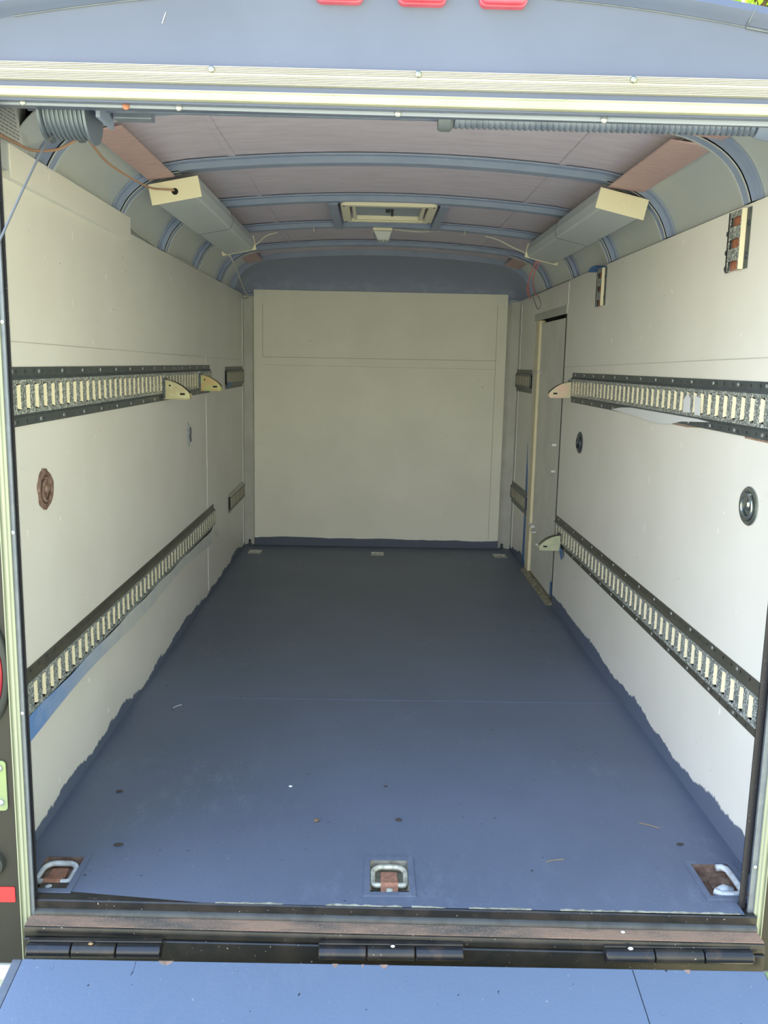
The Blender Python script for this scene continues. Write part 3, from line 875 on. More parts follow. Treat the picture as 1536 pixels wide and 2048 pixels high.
def e_track(side, y0, y1, zc, slot0, label, group, mats=None, screws=True, vertical=False, hh=0.0635, lowhide=0.0):
    body, plate = mats or (M['track'], M['plate'])
    Lg = abs(y1 - y0)
    if vertical: root = empty('wall_track', mat=frame('V', y0, zc), label=label, cat='track', group=group); s0, s1 = 0, y1 - y0
    elif side == 'L': root = empty('wall_track', mat=frame('L', y0, zc), label=label, cat='track', group=group)
    else: root = empty('wall_track', mat=frame('R', y1, zc), label=label, cat='track', group=group)
    k1, k2, up = 0.0445, 0.0365, 0.0115
    q = MB()
    sec = [(hh, 0.0005), (hh, 0.0028), (k1, 0.0028), (k2, up)]
    for s in (1, -1):
        ps = [(s * a, z) for a, z in sec]
        inner = [(s * (k2), up - 0.002), (s * (k1 + 0.001), 0.0005)]
        poly = ps + inner
        q = MB()
        q.prism([(a, z) for a, z in poly], 'x', 0, Lg)
        q.cur = 1; x = 0.03
        while x < Lg - 0.01:
            q.quad((x - 0.0028, s * 0.054 - 0.0035, 0.0030), (x + 0.0028, s * 0.054 - 0.0035, 0.0030), (x + 0.0028, s * 0.054 + 0.0035, 0.0030), (x - 0.0028, s * 0.054 + 0.0035, 0.0030))
            x += 0.0508
        q.cur = 0
        q.build('flange', [body, M['black_plastic']], root)
    # slotted centre plate
    q = MB(); sh = 0.0285; sw = 0.0118
    cs = []
    c = slot0
    while c < Lg + 0.03:
        if c > -0.03: cs.append(c)
        c += 0.0508
    q.box(0, Lg, sh, k2, up - 0.0022, up); q.box(0, Lg, -k2, -sh, up - 0.0022, up)
    edges = []
    a = 0.0
    for c in cs:
        if c - sw > a: q.box(a, min(c - sw, Lg), -sh, sh, up - 0.0022, up)
        a = max(a, c + sw)
    if a < Lg: q.box(a, Lg, -sh, sh, up - 0.0022, up)
    for c in cs:      # rolled lips of the slots
        for s in (-1, 1):
            e_ = c + s * sw
            if 0.002 < e_ < Lg - 0.002:
                q.box(min(e_, e_ + s * 0.0015), max(e_, e_ + s * 0.0015), -sh, sh, up - 0.008, up - 0.002)
    far = 1 if side == 'L' else -1
    q.cur = 1
    for c in cs:      # the far side of every slot is rolled inward and shows bare bright paint
        ea, eb = c + far * sw, c - far * sw * 0.45
        if 0.002 < min(ea, eb) and max(ea, eb) < Lg - 0.002:
            hh_ = sh - 0.0015
            q.quad((ea, -hh_, up - 0.001), (ea, hh_, up - 0.001), (eb, hh_ - 0.005, 0.0025), (eb, -hh_ + 0.005, 0.0025))
    q.build('slot_plate', [plate, M['cream']], root)
    q = MB(); q.box(0.001, Lg - 0.001, -0.034, 0.034, 0.0002, 0.0009)
    q.build('backing', M['dark'], root)  # black sheet painted in for the shadow inside the slots
    if screws:
        st = 0.0508 * 3
        proto = None
        x = 0.06
        me_parent = root
        i = 0
        while x < Lg - 0.03:
            for s in (1, -1):
                if proto is None:
                    g = MB(); g.lathe([(0.0050, 0), (0.0046, 0.0012), (0.0026, 0.0018), (0, 0.0018)], 12, 'z', cap=False)
                    proto = g.build('screw', M['screw'], root, smooth=True); o = proto
                else:
                    o = proto.copy(); COL.objects.link(o); o.parent = root
                o.location = (x, s * 0.054, 0.0028)
            x += st
    return root


G1 = 'long slotted wall tracks'
LU = e_track('L', -0.100, 2.236, 1.0295, -0.029 + 0.100, 'long dark slotted track high on the left wall, carrying two metal brackets', G1)
RU = e_track('R', -0.110, 1.896, 1.0310, 1.896 - (0.0514 + 0.0508 * 36), 'long dark slotted track high on the right wall, blotched with white paint', G1)
LLo = e_track('L', -0.100, 2.295, 0.3600, -0.015 + 0.100, 'long slotted track low on the left wall, its lower edge under blue tape', G1, (M['olive'], M['plate']), screws=False)
RL = e_track('R', -0.110, 2.066, 0.3750, 2.066 - (-0.0283 + 0.0508 * 41), 'long dark slotted track low on the right wall, reaching back to the side door', G1, (M['olive'], M['plate']))
G2 = 'short track offcuts on the walls'
FG = (M['track_grey'], M['track_grey'])
LF1 = e_track('L', 2.684, 3.285, 1.0250, 0.03, 'short grey track piece high on the left wall by the far corner', G2, FG, screws=False, hh=0.058)
LF2 = e_track('L', 2.757, 3.30, 0.350, 0.03, 'short grey track piece low on the left wall by the far corner', G2, (M['corner'], M['track_grey']), screws=False, hh=0.050)
RF1 = e_track('R', 2.872, 3.36, 1.0350, 0.03, 'short grey track piece high on the right wall between door and bulkhead', G2, FG, screws=False)
RF2 = e_track('R', 2.846, 3.36, 0.3640, 0.03, 'short grey track piece low on the right wall between door and bulkhead', G2, FG, screws=False)
G3 = 'upright track pieces at the top of the right wall'


def upright(yc, z0, z1, label):
    R = Matrix(((0, 0, -1), (0, -1, 0), (-1, 0, 0)))
    Mx = R.to_4x4(); Mx.translation = Vector((XW, yc, z1))
    Lg = z1 - z0
    root = empty('upright_track', mat=Mx, label=label, cat='track', group=G3)
    k1, k2, up, hh = 0.0445, 0.0365, 0.0115, 0.0635
    for s in (1, -1):
        q = MB()
        q.prism([(s * hh, 0.0005), (s * hh, 0.0028), (s * k1, 0.0028), (s * k2, up), (s * k2, up - 0.002), (s * (k1 + 0.001), 0.0005)], 'x', 0, Lg)
        q.build('flange', M['track'], root)
    q = MB(); sh, sw = 0.0285, 0.0110
    q.box(0, Lg, sh, k2, up - 0.002, up); q.box(0, Lg, -k2, -sh, up - 0.002, up)
    a = 0.0; cs = [Lg - 0.012 - 0.0508 * i for i in range(3)][::-1]
    for c in cs:
        q.box(a, c - sw, -sh, sh, up - 0.002, up); a = c + sw
    if a < Lg: q.box(a, Lg, -sh, sh, up - 0.002, up)
    q.build('slot_plate', M['plate'], root)
    MB().box(0.001, Lg - 0.001, -0.036, 0.036, 0.0002, 0.001).build('backing', M['ply_edge'], root)
    MB().prism([(0.0445, 0.004), (0.0365, 0.0125), (0.0360, 0.0105), (0.0440, 0.0025)], 'x', 0, Lg).build('sunlit_web', M['cream'], root)  # sunlight on this web is put into its cream colour
    MB().box(0, Lg, -k2 - 0.003, -k2 + 0.002, up - 0.002, up + 0.001).build('web_edge', M['dark'], root)
    for (x, y) in ((0.035, 0.058), (0.11, 0.058), (0.045, -0.060), (0.09, -0.060), (0.128, -0.058)):
        g = MB(); g.lathe([(0.0060, 0), (0.0060, 0.003), (0.003, 0.0042), (0, 0.0042)], 10, 'z', cap=False)
        o = g.build('bolt', M['chrome_dark'], root, smooth=True); o.location = (x, y, 0.0028)
    return root


upright(0.235, 1.354, 1.492, 'short upright slotted track at the top of the right wall nearest the rear opening')
upright(1.495, 1.350, 1.490, 'short upright slotted track further in on the right wall, topped with blue tape')


# ------------------------------------------------------------------ beam-end brackets clipped in the tracks
def bracket(loc, flip, mat, label):
    r = empty('track_bracket', loc, label, 'bracket', 'curved steel brackets in the tracks')
    if flip: r.rotation_euler = (0, 0, PI)
    out = [(0, 0), (0.092, 0), (0.094, 0.006), (0.092, 0.019), (0.083, 0.030), (0.066, 0.044), (0.045, 0.056), (0.022, 0.064), (0, 0.067)]
    for k, y in enumerate((0.0, 0.038)):
        q = MB(); q.prism(out, 'y', y, y + 0.0025); q.build('side_plate', mat, r, bevel=0.0006)
    q = MB()
    for i in range(3, len(out) - 1):      # curved rim between the plates' top edges
        (xa, za), (xb, zb) = out[i], out[i + 1]
        for y0 in ((0.0025, 0.012), (0.029, 0.038)):
            q.quad((xa, y0[0], za), (xb, y0[0], zb), (xb, y0[1], zb), (xa, y0[1], za))
            q.quad((xa, y0[0], za - .002), (xb, y0[0], zb - .002), (xb, y0[1], zb - .002), (xa, y0[1], za - .002))
    q.build('curved_rim', M['track'], r)
    MB().box(0.0, 0.090, -0.002, 0.0405, -0.003, 0.0).box(0.082, 0.094, 0.010, 0.028, 0.0, 0.003).build('base_plate', mat, r, bevel=0.0006)
    MB().box(-0.003, 0.006, -0.006, 0.040, 0.0, 0.074).build('back_plate', M['chrome_dark'], r, bevel=0.0006)
    MB().box(0.0, 0.003, -0.0045, -0.001, 0.066, 0.082).build('hook_tab', M['screw'], r)
    ys = (-0.0004, 0.0006) if not flip else (0.0399, 0.0409)
    yh0, yh1 = ys
    q = MB(); q.lathe([(0.0035, 0), (0.0035, 0.0012)], 14, 'y', (0.022, yh1, 0.046)); q.build('round_hole', M['dark'], r)
    q = MB(); q.box(0.058, 0.076, yh0, yh1, 0.013, 0.020); q.build('slot_hole', M['dark'], r, bevel=0.002)
    return r


BX = XW - 0.0125
bracket((-BX, 1.275, 0.976), False, M['zinc'], 'yellowish curved steel bracket in the upper left track, the nearer of two')
bracket((-BX, 1.940, 0.985), False, M['zinc_green'], 'greenish curved steel bracket at the far end of the upper left track')
bracket((BX, 1.905, 0.988), True, M['zinc_pink'], 'pinkish curved steel bracket at the far end of the upper right track')
bracket((BX, 1.945, 0.306), True, M['zinc_pale'], 'pale curved steel bracket at the far end of the lower right track')


# ------------------------------------------------------------------ round wall rings
def wall_ring(side, y, z, label, mat, ring, ry=0.048, rz=0.045, ragged=False):
    Mx = frame(side, y, z)
    r = empty('wall_ring', mat=Mx, label=label, cat='tie-down ring', group='round anchors let into the walls')
    q = MB()
    q.lathe([(1.0, 0.0003), (1.0, 0.003), (0.93, 0.0055), (0.80, 0.0055), (0.70, 0.0015), (0.55, 0.0008), (0.25, 0.001)], 32, 'z', sx=ry, sy=rz)
    if ragged:
        for i, v in enumerate(q.v[:64]):
            a = (i % 32) / 32 * 2 * PI
            k = 1 + 0.07 * math.sin(3 * a + 1) + 0.05 * math.sin(7 * a) + (0.16 if abs(a - PI / 2) < 0.35 else 0)
            q.v[i] = (v[0] * k, v[1] * k, v[2])
    q.build('dish', mat, r, smooth=True)
    q = MB(); q.tube([(0.6 * ry * math.cos(a), 0.58 * rz * math.sin(a) - 0.002, 0.006) for a in [2 * PI * i / 24 for i in range(24)]], 0.0045, 10, closed=True)
    q.build('ring', ring, r, smooth='full')
    q = MB(); q.lathe([(0.014, 0.0), (0.014, 0.006), (0.010, 0.010), (0, 0.011)], 14, 'z', (0, 0.004, 0), cap=False)
    q.box(-0.009, 0.009, 0.008, 0.030, 0.002, 0.010)
    q.build('clip', ring, r, smooth=True)
    return r


wall_ring('L', 0.122, 0.809, 'brown rusty oval anchor on the left wall near the rear opening', M['rust_wall'], M['rust_wall'], ragged=True)
wall_ring('R', 0.045, 0.812, 'shiny zinc round anchor on the right wall near the rear opening', M['chrome'], M['chrome'])
wall_ring('R', 1.70, 0.809, 'dark round anchor in the right wall further in, below the upper track', M['chrome_dark'], M['chrome_dark'], 0.050, 0.045)
# painted-over anchor on the left
r = empty('wall_ring', mat=frame('L', 1.752, 0.805), label='round anchor on the left wall further in, plastered over with white paint', cat='tie-down ring', group='round anchors let into the walls')
q = MB(); q.lathe([(1.0, 0.0003), (0.9, 0.003), (0.6, 0.004), (0.3, 0.001), (0.1, 0.001)], 26, 'z', sx=0.042, sy=0.050)
for i, v in enumerate(q.v[:52]):
    k = 1 + random.uniform(-0.16, 0.16); q.v[i] = (v[0] * k, v[1] * k, v[2])
q.build('dish', M['ring_white'], r, smooth=True)
q = MB(); q.tube([(0.012, 0.030, 0.004), (0.020, 0.010, 0.005), (0.012, -0.005, 0.005), (0.018, -0.03, 0.004)], 0.004, 8); q.build('ring', M['chrome_dark'], r, smooth='full')


# ------------------------------------------------------------------ tapes and paint blobs
def tape(name, side, poly, mat, label, th=0.0012, off=0.0005):
    """poly in (y, z) on a side wall"""
    cy = sum(p[0] for p in poly) / len(poly); cz = min(p[1] for p in poly)
    s = 1 if side == 'L' else -1
    o = MB().prism([(y - cy, z - cz) for y, z in poly], 'x', 0, s * th).build(name, mat)
    o.location = ((-XW + off) if side == 'L' else (XW - off), cy, cz)
    return tag(o, label, 'tape' if 'tape' in name else 'paint patch')


up_ = [(-0.090 + 0.103 * i, 0.3225 + 0.003 * math.sin(i * 1.7) - (0.006 if i > 18 else 0)) for i in range(23)]
dn_ = [(y, 0.268 + 0.010 * math.sin(y * 5) + 0.012 * min(1, y) - 0.018 * max(0, y - 1.2)) for y, z in reversed(up_)]
o = MB().prism([(y - 1.0, z - 0.27) for y, z in up_ + dn_], 'x', 0, 0.0015).build('masking_tape', M['tape'])
o.location = (-XW + 0.0125, 1.0, 0.27)
tag(o, 'long blue masking tape along the lower edge of the low left track', 'tape')
tape('masking_tape', 'L', [(2.10, 0.295), (2.22, 0.330), (2.34, 0.300), (2.40, 0.25), (2.36, 0.252), (2.30, 0.285), (2.20, 0.300), (2.12, 0.285)], M['chip'], 'torn white painted tape flap at the far end of the low left track', off=0.013)
tape('masking_tape', 'R', [(2.848, 0.02), (2.905, 0.02), (2.905, 0.70), (2.890, 0.60), (2.875, 0.56), (2.858, 0.45)], M['tape_blue'], 'blue masking tape strip running down behind the side door frame')
tape('masking_tape', 'R', [(2.10, 0.03), (2.16, 0.03), (2.155, 0.10), (2.11, 0.105)], M['tape_blue'], 'small scrap of blue tape at the foot of the side door, right side', off=-0.006)
tape('masking_tape', 'R', [(1.86, 0.270), (1.905, 0.300), (1.92, 0.325), (1.87, 0.320), (1.84, 0.290)], M['tape_blue'], 'small scrap of blue tape under the pale bracket of the low right track', off=0.014)
tape('masking_tape', 'L', [(2.70, 0.972), (2.86, 0.995), (2.76, 1.000), (2.69, 1.006)], M['tape_blue'], 'small blue tape triangle on the short track piece of the left wall', off=0.013)
o = MB().prism([(-0.075, 0.0), (-0.01, 0.012), (0.05, 0.010), (0.085, -0.004), (0.05, 0.002), (0.0, 0.003)], 'x', -0.03, 0.003).build('masking_tape', M['tape_blue'])
o.location = (XW - 0.006, 1.50, 1.488); tag(o, 'curl of blue tape on top of the further upright track on the right wall', 'tape')
# white paint run on the upper right track
blob = [(1.24, 0.971), (1.12, 0.983), (0.95, 0.992), (0.80, 0.990), (0.70, 0.993), (0.55, 0.989), (0.42, 0.990), (0.31, 0.986), (0.42, 0.980), (0.52, 0.974), (0.60, 0.962), (0.72, 0.955), (0.84, 0.960), (1.0, 0.966)]
tape('paint_smear', 'R', blob, M['paint_white'], 'irregular white paint smear over the lower flange of the upper right track', th=0.0022, off=0.0035)
blob = [(0.44, 1.000), (0.56, 0.999), (0.58, 1.020), (0.52, 1.052), (0.47, 1.056), (0.44, 1.05), (0.40, 1.03)]
o = tape('paint_smear', 'R', [(0.435, 1.003), (0.485, 1.002), (0.49, 1.035), (0.46, 1.055), (0.437, 1.04)], M['paint_white'], 'white paint dab on the slotted face of the upper right track', th=0.0006, off=0.012)
o = tape('paint_smear', 'R', [(0.36, -0.0 + 1.0), (0.40, 1.0), (0.405, 1.05), (0.365, 1.045)], M['paint_white'], 'smaller white paint dab on the upper right track, nearer the opening', th=0.0006, off=0.012)
# torn reddish board edge beneath the same track
q = MB(); q.prism([(-0.11, 0.968), (0.10, 0.967), (0.10, 0.963), (-0.11, 0.962)], 'x', 0, -0.0012)
q.prism([(0.36, 0.968), (0.50, 0.966), (0.70, 0.966), (0.60, 0.9615), (0.48, 0.961)], 'x', 0, -0.0012)
o = q.build('torn_board_edge', M['chipwood']); o.location = (XW, 0, 0); tag(o, 'thin reddish torn board edge beneath the upper right track', 'paint patch')

# ------------------------------------------------------------------ fluorescent fixtures
def fixture(loc, roll, label, hole):
    r = empty('ceiling_light', loc, label, 'ceiling light', 'long fluorescent ceiling lights', rot=(0, roll, 0))
    Lg = 1.215
    q = MB(); q.box(-0.060, 0.060, 0.004, Lg - 0.004, 0.012, 0.030); q.build('housing', M['lamp_white'], r)
    q = MB()
    cap = [(-0.0745, 0.030), (-0.0745, -0.030), (0.0745, -0.030), (0.0745, 0.030)]
    q.prism(cap, 'y', -0.003, 0.003); q.build('end_cap', M['lamp_white'], r, bevel=0.002)
    q = MB(); q.prism(cap, 'y', Lg - 0.003, Lg + 0.003); q.build('end_cap', M['lamp_white'], r, bevel=0.002)
    sec = [(-0.070, 0.028), (-0.072, -0.004), (-0.060, -0.024), (-0.054, -0.028), (0.054, -0.028), (0.060, -0.024), (0.072, -0.004), (0.070, 0.028)]
    h = Lg * 0.5
    sec2 = [(x * 1.025, z * 1.05) for x, z in sec]
    q = MB(); q.prism(sec2, 'y', 0.003, h + 0.004); q.build('lens', M['lens'], r, bevel=0.002)
    q = MB(); q.prism(sec, 'y', h + 0.004, Lg - 0.003); q.build('lens', M['lens'], r, bevel=0.002)
    q = MB(); q.prism([(x * 1.032, z * 1.065) for x, z in sec], 'y', h + 0.0035, h + 0.0075); q.build('lens_joint', M['chrome_dark'], r)
    if hole:
        q = MB(); q.lathe([(0.0095, 0), (0.0095, 0.0008)], 20, 'y', (0.0, -0.0030, -0.003)); q.build('cable_hole', M['dark'], r)
    else:
        for x, rr in ((-0.022, 0.004), (0.002, 0.010), (0.028, 0.004)):
            q = MB(); q.tube([(x + rr * math.cos(a), -0.0034, -0.001 + rr * math.sin(a)) for a in [2 * PI * i / 18 for i in range(18)]], 0.0004, 5, closed=True)
            q.build('knockout', M['vent'], r)
    return r


FLO = (-0.6385, 0.760, 1.6020)
fixture(FLO, -math.radians(11.2), 'long ceiling light on the left with a wire entering its end cap', True)
fixture((0.6745, 0.760, 1.5955), math.radians(12.8), 'long ceiling light on the right with a blank cream end cap', False)

# ------------------------------------------------------------------ roof vent
v = empty('roof_vent', (-0.002, 1.595, 1.692), 'square cream roof vent with a smoked lid and crank', 'vent')
q = MB()
ox, oy, ix, iy = 0.178, 0.192, 0.124, 0.155
zt, zb = 0.004, -0.010


def frame_ring(q, ox, oy, ix, iy, z0, z1, r=0.02):
    def rr(hx, hy, r, n=5):
        o_ = []
        for (cx, cy, a0) in ((hx - r, hy - r, 0), (-hx + r, hy - r, PI / 2), (-hx + r, -hy + r, PI), (hx - r, -hy + r, 1.5 * PI)):
            for i in range(n + 1):
                a = a0 + PI / 2 * i / n; o_.append((cx + r * math.cos(a), cy + r * math.sin(a)))
        return o_
    A, B = rr(ox, oy, r), rr(ix, iy, 0.006)
    n = len(A); b0 = len(q.v)
    q.v += [(x, y, z0) for x, y in A] + [(x, y, z0) for x, y in B] + [(x, y, z1) for x, y in A] + [(x, y, z1) for x, y in B]
    for i in range(n):
        j = (i + 1) % n
        q.face((b0 + i, b0 + j, b0 + n + j, b0 + n + i)); q.face((b0 + 2 * n + i, b0 + 2 * n + j, b0 + 3 * n + j, b0 + 3 * n + i))
        q.face((b0 + i, b0 + j, b0 + 2 * n + j, b0 + 2 * n + i)); q.face((b0 + n + i, b0 + n + j, b0 + 3 * n + j, b0 + 3 * n + i))


frame_ring(q, ox, oy, 0.146, iy + 0.008, zb, zt)
q.build('outer_frame', M['vent'], v, bevel=0.002)
q = MB(); frame_ring(q, 0.136, iy + 0.006, ix, iy - 0.01, zb + 0.004, 0.012, 0.008); q.build('inner_frame', M['vent'], v)
q = MB(); q.box(-0.135, 0.135, -iy + 0.0, iy - 0.0, 0.010, 0.014); q.build('lid', M['vent_lid'], v)
q = MB(); q.box(-0.010, 0.008, -0.010, 0.010, -0.002, 0.010); q.box(0.010, 0.020, -0.012, 0.012, -0.014, 0.010); q.build('crank', M['black_plastic'], v, bevel=0.002)
for sx in (-1, 1):
    for sy in (-1, 1):
        q = MB(); q.lathe([(0.006, 0), (0.004, -0.002), (0, -0.003)], 12, 'z', cap=False); o = q.build('screw', M['galv'], v, smooth=True); o.location = (sx * 0.166, sy * 0.178, zb)
for s in (-1, 1):      # framing strips beside the vent
    MB().box(-0.002 + s * 0.206 - 0.017, -0.002 + s * 0.206 + 0.017, 1.43, 2.03, 1.688, 1.7055).build('vent_runner', M['bow'], ceil)

# ------------------------------------------------------------------ dome lamp
d = empty('dome_lamp', (-0.0165, 2.035, 1.690), 'small cream lamp with a tapered lens hanging behind the roof vent', 'lamp')
MB().box(-0.045, 0.040, -0.030, 0.060, -0.006, 0.012).build('base', M['lamp_white'], d, bevel=0.003)
q = MB()
q.v = [(-0.043, -0.028, -0.006), (0.040, -0.028, -0.006), (0.040, 0.058, -0.006), (-0.043, 0.058, -0.006), (-0.024, -0.020, -0.046), (0.026, -0.020, -0.046), (0.026, 0.045, -0.046), (-0.024, 0.045, -0.046)]
for f in ((4, 5, 6, 7), (0, 1, 5, 4), (1, 2, 6, 5), (2, 3, 7, 6), (3, 0, 4, 7), (0, 1, 2, 3)): q.face(f)
q.build('lens', M['lens'], d, bevel=0.004)
q = MB(); q.lathe([(0.004, 0), (0.003, -0.005), (0, -0.006)], 10, 'z', (0.002, -0.018, -0.046), cap=False); q.build('lens_screw', M['screw'], d)


# ------------------------------------------------------------------ wires and cords
def wire(name, pts, r, mat, label, cat='wire', seg=8, group=None, sub=5):
    P_ = [Vector(p) for p in pts]; out = []
    for i in range(len(P_) - 1):      # Catmull-Rom
        p0 = P_[max(i - 1, 0)]; p1 = P_[i]; p2 = P_[i + 1]; p3 = P_[min(i + 2, len(P_) - 1)]
        for k in range(sub):
            u = k / sub
            out.append(0.5 * ((2 * p1) + (-p0 + p2) * u + (2 * p0 - 5 * p1 + 4 * p2 - p3) * u * u + (-p0 + 3 * p1 - 3 * p2 + p3) * u ** 3))
    out.append(P_[-1])
    c = out[0].copy()
    o = MB().tube([p - c for p in out], r, seg).build(name, mat, smooth='full')
    o.location = c
    return tag(o, label, cat, group)


wire('lamp_wire', [(-0.790, -0.10, 1.5423), (-0.800, 0.0, 1.552), (-0.800, 0.09, 1.5575), (-0.7707, 0.15, 1.5722), (-0.742, 0.165, 1.590), (-0.7150, 0.182, 1.6144)], 0.0032, M['wire_orange'],
     'orange brown twin wire sagging along the cove beside the left sticker')
w_ = wire('lamp_wire', [(-0.7150, 0.182, 1.6144), (-0.7135, 0.25, 1.602), (-0.713, 0.35, 1.5899), (-0.6989, 0.5, 1.5851), (-0.684, 0.65, 1.5887), (-0.665, 0.735, 1.600), (-0.640, 0.757, 1.6025)], 0.0030, M['wire_orange'],
         'orange brown wire running from the first roof bow into the left ceiling light')
wire('white_wire', [(-0.6796, 2.0, 1.5657), (-0.672, 2.15, 1.52), (-0.690, 2.5, 1.46), (-0.74, 3.0, 1.46), (-0.805, 3.30, 1.475)], 0.0028, M['wire_white'], 'thin white wire hanging from the far end of the left light to the far corner')
wire('white_wire', [(-0.5975, 1.982, 1.598), (-0.56, 1.985, 1.612), (-0.52, 1.99, 1.648), (-0.4722, 1.995, 1.663)], 0.0028, M['wire_white'], 'short white wire arching from the left light up to the ceiling')
wire('white_wire', [(0.6129, 1.985, 1.5946), (0.55, 1.99, 1.622), (0.48, 1.995, 1.655), (0.4247, 2.0, 1.669)], 0.0032, M['wire_white'], 'white wire running from the far end of the right light up to the ceiling')
wire('white_wire', [(0.030, 2.04, 1.694), (0.09, 2.06, 1.693), (0.15, 2.06, 1.690), (0.2504, 2.03, 1.694)], [0.002] + [0.004] * 14 + [0.002], M['wire_white'], 'flat white wire lying on the roof bow right of the small lamp')
for (x, lb) in ((-0.3153, 'tiny white wire end sticking out of the ceiling left of the roof vent'), (0.332, 'tiny white wire end sticking out of the ceiling right of the roof vent')):
    wire('wire_end', [(x, 1.975, 1.695), (x + 0.001, 1.970, 1.680), (x + 0.002, 1.97, 1.668)], [0.0012] * 5 + [0.003] * 6, M['wire_white'], lb)
wire('pink_cord', [(0.6560, 2.0, 1.575), (0.660, 2.2, 1.52), (0.70, 2.45, 1.475), (0.740, 2.60, 1.455)], [0.0032] * 8 + [0.0060] * 4 + [0.0032] * 4, M['cord_pink'], 'thicker pink cord hanging from the far end of the right light', 'cord')
wire('pink_cord', [(0.6680, 2.0, 1.572), (0.678, 2.2, 1.52), (0.72, 2.40, 1.48), (0.755, 2.50, 1.46)], 0.0028, M['cord_pink'], 'thinner pink cord beside the thick one below the right light', 'cord')
wire('knotted_string', [(0.748, 2.58, 1.465), (0.775, 2.63, 1.425), (0.785, 2.62, 1.405), (0.79, 2.58, 1.425), (0.765, 2.52, 1.463)], 0.0018, M['cable'], 'thin grey string loop below the pink cords on the right wall', 'string')
# stray wires over the left wall board
wire('white_wire', [(-0.823, 0.945, 1.525), (-0.822, 1.05, 1.515), (-0.823, 1.18, 1.512), (-0.824, 1.30, 1.503)], 0.003, M['wire_white'], 'thin white wire lying on top of the left wall board behind the raised board')
wire('white_wire', [(-0.822, 1.62, 1.503), (-0.820, 1.80, 1.508), (-0.822, 2.0, 1.503)], 0.003, M['wire_white'], 'short white wire lying on top of the left wall board under the left light')

# ramp lift gear
sp_ = empty('ramp_lift_gear', (0.38, -0.135, 1.587), 'dark ramp lifting shaft behind the header with long coiled spring and cable drum', 'ramp spring')
q = MB(); a0 = -0.285; n = 52; prof = []
for i in range(n):
    x = -0.285 + 0.585 * i / n
    rr = 0.0205
    prof += [(rr - 0.0035, x), (rr, x + 0.003), (rr, x + 0.0075), (rr - 0.0035, x + 0.0105)]
q.lathe([(0.0, -0.285)] + prof + [(0.0, 0.30)], 20, 'x', cap=False)
q.build('coil', M['spring'], sp_, smooth='full')
q = MB(); q.lathe([(0.0, 0.30), (0.022, 0.30), (0.026, 0.31), (0.030, 0.335), (0.030, 0.35), (0.0, 0.35)], 20, 'x', cap=False); q.build('winding_cone', M['bow'], sp_, smooth=True)
q = MB(); q.lathe([(0.0, -0.315), (0.024, -0.315), (0.026, -0.308), (0.026, -0.292), (0.020, -0.286), (0.0, -0.286)], 18, 'x', cap=False); q.build('end_clamp', M['galv'], sp_, smooth=True)
q = MB(); q.tube([(-1.10, 0, 0), (0.42, 0, 0)], 0.008, 12); q.build('shaft', M['spring'], sp_, smooth=True)
dr = empty('cable_drum', (-1.020, 0, -0.007)); dr.parent = sp_
q = MB(); prof = [(0, -0.045), (0.058, -0.045), (0.058, -0.040)]
for i in range(9):
    x = -0.038 + 0.0085 * i
    prof += [(0.048, x), (0.0515, x + 0.002), (0.0515, x + 0.005), (0.048, x + 0.007)]
prof += [(0.060, 0.040), (0.060, 0.045), (0, 0.045)]
q.lathe(prof, 30, 'x', cap=False); q.build('drum_barrel', M['drum'], dr, smooth=True)
q = MB(); q.box(0.062, 0.070, -0.045, 0.045, -0.020, 0.07); q.build('bearing_plate', M['bow'], dr)
MB().box(0.075, 0.150, 0.02, 0.05, -0.005, 0.06).build('bearing_bracket', M['spring'], dr, bevel=0.002)
cc = wire('ramp_cable', [(-0.668, -0.150, 1.535), (-0.676, -0.29, 1.41), (-0.712, -0.80, 0.86), (-0.745, -1.30, 0.31), (-0.775, -1.80, -0.30)], 0.0021, M['cable'], 'thin steel cable slanting from the drum down past the left post to the ramp', 'cable')
ccl = MB().tube([(0, 0, 0), (0.004, 0.0, -0.03)], [0.006, 0.008], 10).build('hook', M['galv'], w_)
ccl.location = (-0.004, -0.012, 0.010)

MB().box(-0.815, -0.803, -0.24, 0.075, 1.49, 1.66).build('side_plate', M['cove'], wl)
# warning sticker on the left cove
st_ = empty('warning_sticker', (-0.80, -0.06, 1.56), 'white sticker with slanting lines of fine print on the left cove by the opening', 'sticker')
A = Vector((-0.0022, -0.09, -0.008)); U = Vector((0.0, 0.200, 0.004)); V_ = Vector((0.0, -0.035, 0.072))
nrm = U.cross(V_).normalized()
if nrm.x < 0: nrm = -nrm
q = MB()
q.v = [tuple(A + nrm * k + U * u + V_ * w2) for k in (0, 0.0008) for u, w2 in ((0, 0), (1, 0), (1, 1), (0, 1))]
for f in ((0, 1, 2, 3), (4, 5, 6, 7), (0, 1, 5, 4), (1, 2, 6, 5), (2, 3, 7, 6), (3, 0, 4, 7)): q.face(f)
q.build('paper', M['paper'], st_)
q = MB()
for i in range(9):
    w0 = 0.93 - i * 0.10
    u = 0.06
    while u < 0.90:
        l = random.uniform(0.03, 0.10); u1 = min(u + l, 0.93)
        q.quad(*[tuple(A + nrm * 0.0011 + U * a + V_ * b_) for a, b_ in ((u, w0), (u1, w0), (u1, w0 - 0.045), (u, w0 - 0.045))])
        u = u1 + 0.018
tag(q.build('fine_print', M['ink'], st_), kind='stuff')

